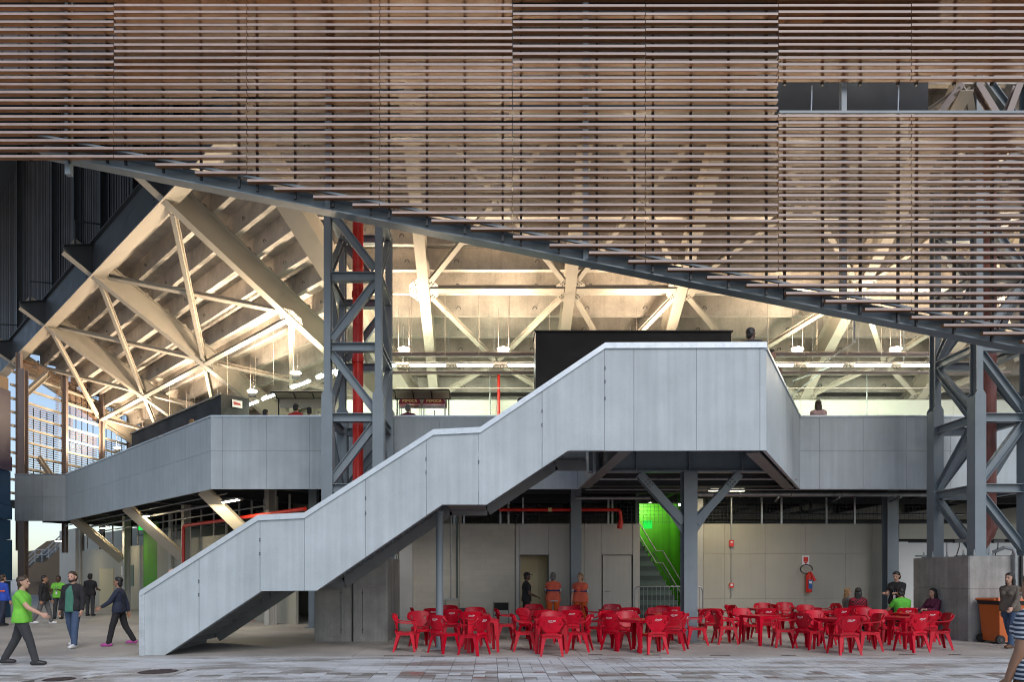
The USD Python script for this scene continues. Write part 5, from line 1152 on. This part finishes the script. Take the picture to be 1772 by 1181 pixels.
for y in (-.30, .30): m = MB(); m.tube([(-.22, y - .03, .11), (-.22, y + .03, .11)], .11, 18); w_ = obj('wheel', m, 'rubber', t); m = MB(); m.tube([(-.22, y - .036, .11), (-.22, y + .036, .11)], .04, 10); obj('hub', m, 'dark_steel', w_)
def bf(z): return -.26 - .07 * (z - .06) / .99
m = MB(); m.hexa([(-.11, bf(.62) - .006, .62), (.01, bf(.62) - .006, .62), (.01, bf(.62), .62), (-.11, bf(.62), .62), (-.11, bf(.86) - .006, .86), (.01, bf(.86) - .006, .86), (.01, bf(.86), .86), (-.11, bf(.86), .86)]); sg = obj('sticker', m, 'sign_blue', t)
m = MB(); m.tube([(-.05 + .03 * math.cos(q), bf(.79) - .008, .79 + .03 * math.sin(q)) for q in np.linspace(0, 6.2, 12)], .004, 4); m.box(-.075, -.025, bf(.68) - .012, bf(.68) - .006, .675, .69); m.box(-.075, -.025, bf(.71) - .012, bf(.71) - .006, .705, .715); obj('sticker_print', m, 'orange_bin', sg)
# ================================================================ people
mat('skin_light', (0.48, 0.28, 0.20), 0.55, var=0.06, scale=9)
mat('skin_tan', (0.30, 0.16, 0.10), 0.55, var=0.06, scale=9)
mat('skin_dark', (0.09, 0.045, 0.03), 0.55, var=0.08, scale=9)
mat('eye_dark', (0.02, 0.015, 0.012), 0.3, var=0.0)
mat('lip', (0.25, 0.09, 0.08), 0.5, var=0.05)
def cloth(n, c, var=0.16, scale=7): mat('cloth_' + n, c, 0.85, var=var, scale=scale, bump=0.35, bscale=18)
for n_, c_ in dict(black=(.014, .014, .017), charcoal=(.035, .037, .042), navy=(.016, .022, .045), jeans=(.045, .075, .14), lime=(.16, .50, .05), teal=(.05, .17, .12), blue=(.02, .06, .36), orange=(.62, .11, .06), trouser_orange=(.62, .10, .012), grey=(.10, .10, .105), green=(.085, .40, .035), maroon=(.10, .012, .045), red=(.38, .02, .02), white=(.62, .60, .60), khaki=(.12, .10, .08), pink=(.5, .34, .33), brown=(.12, .065, .03), bluegrey=(.14, .18, .26), reflect=(.42, .47, .50), darkblue=(.012, .03, .12)).items(): cloth(n_, c_)
mat('hair_black', (0.012, 0.010, 0.009), 0.5, var=0.3, scale=40, bump=0.4, bscale=90)
mat('hair_brown', (0.045, 0.026, 0.015), 0.5, var=0.3, scale=40, bump=0.4, bscale=90)
mat('hair_blonde', (0.26, 0.15, 0.065), 0.5, var=0.3, scale=40, bump=0.4, bscale=90)
mat('hair_grey', (0.12, 0.115, 0.11), 0.6, var=0.3, scale=40, bump=0.4, bscale=90)
mat('shoe_white', (0.6, 0.6, 0.6), 0.5); mat('shoe_black', (0.02, 0.02, 0.022), 0.5); mat('shoe_pink', (0.34, 0.06, 0.24), 0.5); mat('boot_brown', (0.10, 0.05, 0.025), 0.5)
usdkit.material(stage, '/World/Looks/cloth_stripe', {'g': ('geometry', {}), 's': ('separate_xyz', {}), 'm': ('math', {'math_type': 'multiply', 'value2': 27.0}), 'f': ('math', {'math_type': 'fraction'}), 'r': ('rgb_ramp', {'ramp': [(.0, (.03, .045, .08)), (.52, (.03, .045, .08)), (.56, (.5, .55, .6)), (.96, (.5, .55, .6)), (1.0, (.03, .045, .08))]}), 'p': ('principled_bsdf', {'roughness': .85})},
                [('g.position', 's.vector'), ('s.z', 'm.value1'), ('m.value', 'f.value1'), ('f.value', 'r.fac'), ('r.color', 'p.base_color')], surface='p.BSDF')
usdkit.material(stage, '/World/Looks/cloth_plaid', {'g': ('geometry', {}), 'c': ('checker_texture', {'scale': 22.0, 'color1': (.32, .012, .03), 'color2': (.02, .012, .02)}), 'p': ('principled_bsdf', {'roughness': .85})},
                [('g.position', 'c.vector'), ('c.color', 'p.base_color')], surface='p.BSDF')
M3 = m3.Manifold
def ball(p, r, n=16): return M3.sphere(float(r), n).translate([float(q) for q in p])
def bone(a, b, ra, rb, n=16): return M3.batch_hull([ball(a, ra, n), ball(b, rb, n)])
def fuse(parts): return M3.batch_boolean(parts, m3.OpType.Add)
def finish(man, edge=.03, it=8):
    man = man.refine_to_length(edge); g = man.to_mesh()
    t = trimesh.Trimesh(g.vert_properties[:, :3].astype(float), g.tri_verts, process=True)
    if it: trimesh.smoothing.filter_taubin(t, lamb=.5, nu=.52, iterations=it)
    return t
def rotx(d, v):                                     # forward swing: +d brings a hanging limb forward (+y)
    c, s = math.cos(math.radians(d)), math.sin(math.radians(d)); x, y, z = v; return np.array([x, y * c - z * s, y * s + z * c])
def roty(d, v):
    c, s = math.cos(math.radians(d)), math.sin(math.radians(d)); x, y, z = v; return np.array([x * c - z * s, y, x * s + z * c])
def hand(wrist, d, palm_n, side, curl=30):
    """palm and five fingers: d along the hand, palm_n out of the palm, side the thumb direction"""
    d = d / np.linalg.norm(d); side = side - np.dot(side, d) * d; side /= np.linalg.norm(side); n = np.cross(d, side); n = n if np.dot(n, palm_n) > 0 else -n
    P = lambda a, b, c: wrist + d * a + side * b + n * c
    out = [M3.batch_hull([ball(P(.015, .022, 0), .014, 8), ball(P(.015, -.022, 0), .014, 8), ball(P(.085, .034, 0), .012, 8), ball(P(.085, -.034, 0), .011, 8)])]
    for k, (o, l, s0) in enumerate(((.031, .070, .088), (.011, .078, .091), (-.010, .072, .089), (-.030, .056, .083))):
        b, c = math.radians(curl), math.radians(curl * 2.1)
        p0 = P(s0, o, 0); p1 = p0 + (d * math.cos(b) + n * math.sin(b)) * l * .5; p2 = p1 + (d * math.cos(c) + n * math.sin(c)) * l * .5
        out += [bone(p0, p1, .0095, .0085, 8), bone(p1, p2, .0085, .0070, 8)]
    t0 = P(.025, .028, .004); t1 = P(.060, .055, .012); t2 = P(.090, .058, .022)
    return out + [bone(t0, t1, .0125, .0105, 8), bone(t1, t2, .0105, .0085, 8)]
def person(label, pos, face, h=1.75, female=False, skin='skin_light', top='black', bottom='jeans', shoes='shoe_black', hair='hair_brown', hair_len=.0, arms=((8, 6, 15), (8, 6, 15)), legs=((0, 0), (0, 0)),
           lean=0, head_yaw=0, head_pitch=0, sleeve=.55, seat=None, fat=1.0, extra=(), cap=None, bald=False, skirt=False, beard=False, group=None):
    t = thing('person', label, 'person', pos, face - 90, group)
    k = h / 1.75; S = lambda *v: np.array(v, float) * k
    hipz = .93 * k if seat is None else seat + .09
    sh = .185 if not female else .165; hw = .095
    hips = [S(-hw, 0, 0) + (0, 0, hipz), S(hw, 0, 0) + (0, 0, hipz)]
    body, trou, joints = [], [], {}
    Lt, Lc = .44 * k, .41 * k
    feet = []
    for i, (hp, kn) in enumerate(legs):
        q = roty((-3 if i == 0 else 3) * (1 if seat is None else 2.5), (0, 0, -1))
        d1 = rotx(hp, q); d2 = rotx(hp - kn, q); a = hips[i]; b = a + d1 * Lt; c = b + d2 * Lc
        feet.append((a, b, c, d2))
    drop = min(f[2][2] for f in feet) - .075 * k if seat is None else 0.0
    if seat is None:                                  # lower the body until the lower foot stands
        hips = [p - (0, 0, drop) for p in hips]; feet = [(a - (0, 0, drop), b - (0, 0, drop), c - (0, 0, drop), d) for a, b, c, d in feet]; hipz -= drop
    up = lambda v: rotx(-lean, v)
    base = np.array([0, 0, hipz])
    T = lambda x, y, z: base + up(S(x, y, z))
    spine = {'pel': T(0, 0, .03), 'waist': T(0, .0, .18), 'chest': T(0, .005, .36), 'neck': T(0, -.01, .53), 'head': T(0, .02, .665)}
    f = fat
    tor = lambda g, rr=1.0: [M3.batch_hull([ball(T(-.075, 0, .0), (.105 * f + g) * k), ball(T(.075, 0, .0), (.105 * f + g) * k), ball(T(-.055 * f, .005, .19), (.098 * f + g) * k), ball(T(.055 * f, .005, .19), (.098 * f + g) * k)]),
                             M3.batch_hull([ball(T(-.055 * f, .005, .19), (.098 * f + g) * k), ball(T(.055 * f, .005, .19), (.098 * f + g) * k), ball(T(-.085, .0, .37), (.105 * f + g) * k), ball(T(.085, .0, .37), (.105 * f + g) * k), ball(T(-sh + .03, -.01, .445), (.055 + g) * k), ball(T(sh - .03, -.01, .445), (.055 + g) * k), ball(T(0, -.01, .485), (.055 + g) * k)])]
    body += tor(0)
    if female: body += [ball(T(s * .075, .09, .33), .06 * k) for s in (-1, 1)]
    body.append(bone(T(0, -.01, .46), T(0, .01, .60), .058 * k, .05 * k))
    # head
    hy = lambda v: np.array([v[0] * math.cos(math.radians(head_yaw)) - v[1] * math.sin(math.radians(head_yaw)), v[0] * math.sin(math.radians(head_yaw)) + v[1] * math.cos(math.radians(head_yaw)), v[2]])
    Hc = T(0, .02, .67)
    H = lambda x, y, z: Hc + up(hy(rotx(head_pitch, S(x, y, z))))
    body += [M3.batch_hull([ball(H(0, -.02, .045), .078 * k), ball(H(0, .012, .05), .074 * k), ball(H(0, .03, -.035), .058 * k), ball(H(0, .055, -.075), .032 * k)])]
    body += [M3.batch_hull([ball(H(0, .085, .02), .010 * k, 8), ball(H(0, .105, -.018), .014 * k, 8), ball(H(.014, .088, -.024), .009 * k, 8), ball(H(-.014, .088, -.024), .009 * k, 8)])]
    body += [M3.batch_hull([ball(H(s * .078, -.012, .015), .014 * k, 8), ball(H(s * .074, -.006, -.028), .010 * k, 8), ball(H(s * .082, -.026, .02), .012 * k, 8)]) for s in (-1, 1)]
    body += [M3.batch_hull([ball(H(-.03, .083, -.052), .009 * k, 8), ball(H(.03, .083, -.052), .009 * k, 8), ball(H(0, .090, -.05), .009 * k, 8)])]
    # legs and feet
    shoe_parts = []
    for a, b, c, d2 in feet:
        body += [bone(a, b, .082 * k * f, .056 * k), bone(b, b + (c - b) * .35 + (0, -.01, 0), .056 * k, .058 * k), bone(b + (c - b) * .35 + (0, -.01, 0), c, .058 * k, .040 * k)]
        tilt = 0
        toe = np.array([0, .15, -.035]) * k
        if c[2] > .16 * k: toe = rotx(-35, toe)
        body.append(M3.batch_hull([ball(c + (0, -.015, -.025 * k), .038 * k, 10), ball(c + toe * .9, .026 * k, 10)]))
        shoe_parts.append(M3.batch_hull([ball(c + np.array([0, -.045, -.028]) * k, .045 * k, 12), ball(c + np.array([0, .03, -.012]) * k, .046 * k, 12), ball(c + toe + np.array([.018, 0, 0]) * k, .032 * k, 12), ball(c + toe + np.array([-.018, .01, 0]) * k, .032 * k, 12)]).trim_by_plane([0, 0, 1], min(c[2] - .075 * k, c[2] + toe[2] - .035 * k)) if True else None)
        if skirt: continue
        trou += [bone(a, b, (.098 * f) * k, .073 * k), bone(b, c + (0, 0, .02 * k), .073 * k, .062 * k)]
    # arms
    ups, fors = [], []
    for i, (pt, ab, el) in enumerate(arms):
        s = -1 if i == 0 else 1
        d1 = up(rotx(pt, roty(s * ab, (0, 0, -1)))); inw = roty(-s * 10, (0, 0, -1)) if el > 40 else roty(s * ab * .4, (0, 0, -1))
        d2 = up(rotx(pt + el, inw)); a = T(s * sh, -.01, .44); b = a + d1 * .285 * k; c = b + d2 * .25 * k
        body += [bone(a, b, .053 * k, .041 * k), bone(b, b + (c - b) * .3, .041 * k, .042 * k), bone(b + (c - b) * .3, c, .042 * k, .027 * k)]
        body += hand(c, d2, np.array([-s, 0, 0.]) if el < 60 else np.array([0, 0, 1.0]) * -1, np.array([0, 1.0, .2]) if el < 60 else np.array([-s, 0, .2]), 25 if el < 60 else 40)
        ups.append((a, b)); fors.append((b, c))
    obj('body', finish(fuse(body), .035 * k, 7), skin, t, smooth=True)
    ms = 'cloth_' + top
    shirt = tor(.016)
    if female: shirt += [ball(T(s * .075, .09, .33), .072 * k) for s in (-1, 1)]
    nb = up(np.array([0, 0, 1.])); hem = M3.batch_hull([ball(T(-.08 * f, 0, -.08), (.118 * f + .014) * k), ball(T(.08 * f, 0, -.08), (.118 * f + .014) * k), ball(T(-.092 * f, 0, .035), (.113 * f + .014) * k), ball(T(.092 * f, 0, .035), (.113 * f + .014) * k), ball(T(-.06 * f, .005, .14), (.104 * f + .012) * k), ball(T(.06 * f, .005, .14), (.104 * f + .012) * k)])
    shirt.append(hem)
    for (a, b), (c, d) in zip(ups, fors):
        if sleeve <= 1: shirt.append(bone(a, a + (b - a) * sleeve, .068 * k, .060 * k - .008 * sleeve))
        else: shirt += [bone(a, b, .068 * k, .056 * k), bone(c, c + (d - c) * (sleeve - 1), .056 * k, .044 * k)]
    sm = finish(fuse(shirt).trim_by_plane([float(x) for x in nb], float(np.dot(nb, T(0, 0, -.075 if seat is None else -.02)))), .035 * k, 6)
    n3 = meshkit.fbm(sm.vertices * 14, 3, 5) - .5; sm.vertices += sm.vertex_normals * n3[:, None] * .016 * k
    top_obj = obj('top', sm, ms, t, smooth=True)
    if skirt:
        sk = M3.batch_hull([ball(hips[0] + (0, 0, .05), .12 * k), ball(hips[1] + (0, 0, .05), .12 * k), ball(hips[0] + (-.03, 0, -.38 * k), .11 * k), ball(hips[1] + (.03, 0, -.38 * k), .11 * k)]); tm_ = finish(sk, .04, 3)
    else:
        trou.append(M3.batch_hull([ball(hips[0] + (0, 0, .04 * k), .111 * f * k), ball(hips[1] + (0, 0, .02 * k), .111 * f * k), ball(base + up(S(-.06, 0, .03)), .095 * f * k), ball(base + up(S(.06, 0, .03)), .095 * f * k)])); tm_ = finish(fuse(trou), .035 * k, 6)
    n3 = meshkit.fbm(tm_.vertices * 12, 3, 9) - .5; tm_.vertices += tm_.vertex_normals * n3[:, None] * .016 * k * np.clip((hipz - .12 - tm_.vertices[:, 2]) / .1, 0, 1)[:, None]
    obj('trousers' if not skirt else 'skirt', tm_, 'cloth_' + bottom, t, smooth=True)
    for s_ in shoe_parts: obj('shoe', finish(s_, .03, 3), shoes, t, smooth=True)
    e = MB()
    for s in (-1, 1): i_ = trimesh.creation.icosphere(1, .0115 * k); i_.apply_translation(H(s * .031, .079, .022)); e.mesh(i_)
    obj('eyes', e, 'eye_dark', t)
    e = MB(); e.bar(H(-.022, .0965, -.052), H(.022, .0965, -.052), .006, .009); obj('mouth', e, 'lip', t)
    if hair:
        hp = [M3.batch_hull([ball(H(0, -.03, .055), .086 * k), ball(H(0, .005, .065), .080 * k)])]
        cutn = up(hy(rotx(head_pitch, np.array([0, -.75, .66])))); cp = H(0, .052, .068) if not bald else H(0, -.03, .09)
        hp = [q.trim_by_plane([float(x) for x in cutn], float(np.dot(cutn, cp))) for q in hp]
        if bald: hp = [M3.batch_hull([ball(H(0, -.03, .03), .088 * k), ball(H(0, -.01, .02), .085 * k)]).trim_by_plane([float(x) for x in -up(hy(rotx(head_pitch, np.array([0, .6, .8]))))], float(np.dot(-up(hy(rotx(head_pitch, np.array([0, .6, .8])))), H(0, 0, .06)))).trim_by_plane([float(x) for x in up(hy(rotx(head_pitch, np.array([0, -1., .0]))))], float(np.dot(up(hy(rotx(head_pitch, np.array([0, -1., 0])))), H(0, .02, 0))))]
        hp.append(M3.batch_hull([ball(H(-.045, -.045, .0), .045 * k), ball(H(.045, -.045, .0), .045 * k), ball(H(-.03, -.05, -.045 - hair_len * .5), .045 * k), ball(H(.03, -.05, -.045 - hair_len * .5), .045 * k)]))
        if hair_len > .05:
            for s in (-1, 1): hp.append(M3.batch_hull([ball(H(s * .066, -.01, .04), .03 * k), ball(H(s * .075, -.02, -.05 - hair_len * .6), .026 * k), ball(H(s * .05, -.06, -.06 - hair_len), .032 * k)]))
            hp.append(M3.batch_hull([ball(H(-.045, -.06, -.03), .045 * k), ball(H(.045, -.06, -.03), .045 * k), ball(H(-.05, -.075, -.08 - hair_len), .034 * k), ball(H(.05, -.075, -.08 - hair_len), .034 * k)]))
        hm = finish(fuse(hp), .022, 3); n3 = meshkit.fbm(hm.vertices * (38, 38, 12), 3, 3) - .5; hm.vertices += hm.vertex_normals * n3[:, None] * .022 * k
        obj('hair', hm, hair, t, smooth=True)
    if beard:
        bp = M3.batch_hull([ball(H(0, .068, -.082), .034 * k), ball(H(-.045, .03, -.055), .03 * k), ball(H(.045, .03, -.055), .03 * k)]); bp = bp.trim_by_plane([float(x) for x in -up(hy(rotx(head_pitch, np.array([0, 0, 1.]))))], float(np.dot(-up(hy(rotx(head_pitch, np.array([0, 0, 1.])))), H(0, 0, -.058)))); obj('beard', finish(bp, .02, 2), 'hair_black', t, smooth=True)
    if cap:
        cpm = M3.batch_hull([ball(H(0, -.02, .05), .092 * k), ball(H(0, .01, .055), .09 * k)]); nn_ = up(hy(rotx(head_pitch, np.array([0, 0, 1.0])))); cpm = cpm.trim_by_plane([float(x) for x in nn_], float(np.dot(nn_, H(0, 0, .055))))
        pk = M3.batch_hull([ball(H(-.055, .07, .062), .012 * k, 8), ball(H(.055, .07, .062), .012 * k, 8), ball(H(-.03, .165, .052), .010 * k, 8), ball(H(.03, .165, .052), .010 * k, 8)])
        obj('cap', finish(fuse([cpm, pk]), .03, 2), 'cloth_' + cap, t, smooth=True)
    for kind in extra:
        if kind == 'tee':                             # shirt front showing in an open jacket
            q = fuse([M3.batch_hull([ball(T(-.05, .100, -.07), .06 * k), ball(T(.05, .100, -.07), .06 * k), ball(T(-.045, .098, .2), .055 * k), ball(T(.045, .098, .2), .055 * k)]), M3.batch_hull([ball(T(-.045, .098, .2), .055 * k), ball(T(.045, .098, .2), .055 * k), ball(T(-.045, .105, .36), .045 * k), ball(T(.045, .105, .36), .045 * k), ball(T(0, .07, .455), .04 * k)])]); obj('tee_shirt', finish(q.trim_by_plane([0, 0, 1], float(T(0, 0, -.1)[2])), .03, 3), 'cloth_teal', t, smooth=True)
        if kind == 'belt':                            # dark blue sash round the chest, pale bands on sleeves and hem
            for z, hh, rr, mt in ((.235, .055, .020, 'cloth_darkblue'), (-.065, .030, .034, 'cloth_reflect')):
                q = fuse([M3.batch_hull([ball(T(-.075 * f, .0, z + d_), (.1 * f + rr) * k), ball(T(.075 * f, .0, z + d_), (.1 * f + rr) * k)]) for d_ in (0, .02)])
                n0 = up(np.array([0, 0, 1.])); q = q.trim_by_plane([float(x) for x in n0], float(np.dot(n0, T(0, 0, z)))).trim_by_plane([float(-x) for x in n0], -float(np.dot(n0, T(0, 0, z + hh))))
                obj('sash' if z > 0 else 'hem_band', finish(q, .05, 0), mt, t)
            for a, b in ups:
                d_ = (b - a); obj('sleeve_band', finish(bone(a + d_ * .50, a + d_ * .60, .066 * k, .066 * k), .05, 0), 'cloth_reflect', t)
        if kind == 'lanyard':
            m = MB(); m.tube([T(-.06, .03, .49), T(-.045, .13, .36), T(0, .135, .16)], .008, 5); m.tube([T(.06, .03, .49), T(.045, .13, .36), T(0, .135, .16)], .008, 5); obj('lanyard', m, 'cloth_bluegrey', t)
            m = MB(); m.bar(T(0, .142, .16), T(0, .142, .06), .06, .008, up(np.array([0, 1., 0]))); obj('badge', m, 'logo_white', t)
        if kind == 'stripe':
            q = M3.batch_hull([ball(T(-.085, .0, .26), .125 * f * k), ball(T(.085, .0, .26), .125 * f * k)]).trim_by_plane([0, 0, 1], float(T(0, 0, .235)[2])).trim_by_plane([0, 0, -1], -float(T(0, 0, .285)[2])); obj('stripe', finish(q, .05, 0), 'cloth_orange', t)
        if kind == 'patch':
            m = MB(); c = ups[0][0] + (ups[0][1] - ups[0][0]) * .5; q = trimesh.creation.icosphere(1, .025); q.apply_scale((.5, 1, 1.2)); q.apply_translation(c + (-.055, 0, 0)); m.mesh(q); obj('arm_badge', m, 'sign_yellow', t)
        if kind == 'print':
            tm = meshkit.text_mesh('Aquece Rio', .034, .002, bold=True); w = tm.bounds[1][0]; v = tm.vertices
            V = np.array([T(-.02 + (w / 2 - a) * -.9 * 1.0, -.126 * f - .012 - c, .24 + b) for a, b, c in v]); mm = trimesh.Trimesh(V, tm.faces, process=False); obj('shirt_print', mm, 'logo_white', t)
    return t
A0 = ((6, 7, 12), (6, 7, 12)); SIT = ((86, 88), (88, 84)); DESK = ((35, 8, 60), (35, 8, 60))
def gpos(u, d, z=0.0): return ((u - CX) / F * d, d, z)
person('man in a bright lime polo and dark trousers walking at the left, nearest the camera', gpos(38, 12.8), 20, 1.74, top='lime', bottom='charcoal', shoes='shoe_black', hair='hair_brown', arms=((-15, 8, 15), (35, 8, 25)), legs=((-18, 8), (20, 6)), fat=1.12, skin='skin_light')
person('bearded man in a black leather jacket, green tee and jeans walking towards the camera', gpos(126, 16.0), 268, 1.83, top='black', bottom='jeans', shoes='shoe_white', hair='hair_brown', arms=((8, 14, 12), (-4, 14, 16)), legs=((14, 6), (-12, 14)), sleeve=1.85, fat=1.06, extra=('tee',), beard=True)
person('woman in a dark navy sweater, black leggings and pink trainers walking to the left', gpos(206, 16.4), 190, 1.70, female=True, top='navy', bottom='black', shoes='shoe_pink', hair='hair_black', hair_len=.05, arms=((30, 12, 25), (-20, 6, 10)), legs=((15, 5), (-14, 14)), sleeve=1.8, skin='skin_tan')
person('man in a black tee seen from behind near the lit cream door', gpos(156, 29.0), 92, 1.84, top='black', bottom='charcoal', hair='hair_black', arms=((15, 10, 70), (15, 10, 70)), legs=((4, 2), (-4, 4)), skin='skin_dark')
person('man in a lime polo with a badge standing far back by the outdoor opening', gpos(101, 27.0), 275, 1.74, top='lime', bottom='charcoal', hair='hair_black', arms=((30, 6, 75), (30, 6, 75)), skin='skin_dark', extra=('lanyard',))
person('person in a dark jacket and grey trousers half hidden behind the lime green polo', gpos(76, 24.0), 15, 1.76, top='black', bottom='grey', shoes='shoe_white', hair='hair_black', arms=((10, 8, 15), (-8, 8, 15)), legs=((15, 5), (-15, 10)), sleeve=1.85, skin='skin_tan')
person('man in a royal blue top with an orange stripe at the left edge', gpos(4, 23.0), 70, 1.78, top='blue', bottom='navy', hair='hair_brown', arms=A0, legs=((10, 4), (-10, 8)), sleeve=1.8, extra=('stripe',))
person('grey-haired man with glasses coming down the first steps of the staircase', (-7.25, 15.75, .15), 205, 1.74, top='darkblue', bottom='navy', hair='hair_grey', bald=True, head_pitch=-22, lean=6, sleeve=1.8, legs=((10, 8), (-4, 10)))
person('security guard in a black uniform and cap standing by the open door', gpos(911, 21.5), 12, 1.83, top='black', bottom='black', hair='hair_black', cap='black', arms=((-6, 8, 20), (10, 8, 60)), skin='skin_dark', extra=('lanyard', 'patch'), head_yaw=-8)
person('worker in orange with grey hair seen from behind, blue sash round the chest', gpos(957, 21.4), 84, 1.83, female=True, top='orange', bottom='trouser_orange', hair='hair_grey', hair_len=.03, arms=((22, 10, 80), (22, 10, 80)), extra=('belt',), fat=1.08, skin='skin_tan')
person('blonde worker in orange facing the camera with a blue sash, beside the closed steel door', gpos(1004, 21.4), 262, 1.80, female=True, top='orange', bottom='trouser_orange', hair='hair_blonde', hair_len=.04, arms=((-6, 10, 16), (4, 14, 16)), extra=('belt',), fat=1.12, head_yaw=-35, skin='skin_light')
person('woman in a black top with a coloured lanyard standing at the tables on the right', gpos(1552, 19.3), 215, 1.84, female=True, top='black', bottom='black', hair='hair_black', hair_len=.02, arms=((25, 6, 75), (25, 6, 75)), head_pitch=-18, extra=('lanyard',))
person('blonde woman in grey seated at the back, facing right', gpos(1466, 20.6), 350, 1.68, female=True, top='grey', bottom='jeans', hair='hair_blonde', hair_len=.10, arms=DESK, legs=SIT, seat=.46)
person('woman in a red and black plaid shirt seated with her back turned', gpos(1485, 19.85), 66, 1.74, female=True, top='plaid', bottom='black', hair='hair_black', hair_len=.12, arms=DESK, legs=SIT, seat=.46, sleeve=1.8)
person('man in a bright green tee seated with his back to the camera', gpos(1561, 18.52), 92, 1.78, top='green', bottom='charcoal', hair='hair_black', arms=((30, 24, 40), (20, 10, 60)), legs=SIT, seat=.46, lean=4, extra=('print',), fat=1.08, skin='skin_tan')
person('woman with long dark hair in a maroon jumper seated at the right, facing left', gpos(1615, 18.7), 192, 1.74, female=True, top='maroon', bottom='black', hair='hair_black', hair_len=.16, arms=DESK, legs=SIT, seat=.46, sleeve=1.8)
person('person in jeans and brown boots walking behind the striped top at the right', gpos(1748, 16.0), 200, 1.80, female=True, top='khaki', bottom='jeans', shoes='boot_brown', hair='hair_black', hair_len=.12, arms=((20, 8, 30), (-15, 8, 20)), legs=((16, 6), (-16, 10)), sleeve=1.85)
person('woman in a striped blue and white top cut off at the right edge', (4.40, 5.5, 0), 112, 1.72, female=True, top='stripe', bottom='brown', hair='hair_black', hair_len=.06, arms=((5, 6, 15), (-10, 6, 15)), legs=((10, 4), (-10, 8)), skin='skin_tan')
# on the stairs, the landing and the deck
person('dark-haired man in black climbing the upper flight of the staircase', (.60, 15.8, 4.05), 10, 1.80, top='black', bottom='charcoal', hair='hair_black', lean=8, skin='skin_tan', sleeve=1.7)
person('man in a dark shirt standing at the corner of the landing, looking right', gpos(1299, 14.95, ZF), 60, 1.86, top='charcoal', bottom='charcoal', hair='hair_black', lean=2, arms=((10, 2, 30), (10, 2, 30)), head_yaw=-35, skin='skin_dark')
person('man in a pale blue shirt on the landing beside the side board', (6.73, 16.5, ZF), 330, 1.88, top='bluegrey', bottom='navy', hair='hair_black', skin='skin_tan', sleeve=1.8, lean=1, arms=((-20, 4, 5), (-20, 4, 5)))
person('bald man in black on the landing behind the pale blue shirt', (7.27, 17.4, ZF), 330, 1.76, top='black', bottom='charcoal', hair=None, skin='skin_tan', lean=1, arms=((-20, 4, 5), (-20, 4, 5)))
person('woman with long dark hair in pale pink behind the deck rail on the right', gpos(1416, 20.95, ZF), 80, 1.82, female=True, top='pink', bottom='jeans', hair='hair_brown', hair_len=.10, skin='skin_light')
person('popcorn seller in a maroon shirt and cap in front of the cart', gpos(706, 21.2, ZF), 80, 1.76, top='maroon', bottom='black', hair='hair_grey', cap='grey', skin='skin_tan')
person('person in a red shirt and dark cap behind the rail left of the lattice tower', gpos(512, 21.0, ZF), 80, 1.72, top='red', bottom='black', hair='hair_black', cap='charcoal', skin='skin_tan')
person('dark-haired person beside the red shirt behind the rail', gpos(535, 21.2, ZF), 120, 1.66, top='black', bottom='black', hair='hair_black', skin='skin_tan')
person('person whose dark hair just shows above the rail, left of the red shirt', gpos(459, 21.3, ZF), 60, 1.62, top='black', bottom='black', hair='hair_black')
person('woman with curly fair hair leaning on the angled deck rail', (corner(23.2, 1.25, 0)[0], corner(23.2, 1.25, 0)[1], ZF), 130, 1.66, female=True, top='charcoal', bottom='jeans', hair='hair_blonde', hair_len=.08, sleeve=1.8)
person('blurred person beside the curly-haired woman at the angled deck rail', (corner(24.1, 1.3, 0)[0], corner(24.1, 1.3, 0)[1], ZF), 10, 1.62, top='black', bottom='black', hair='hair_brown', sleeve=1.8)
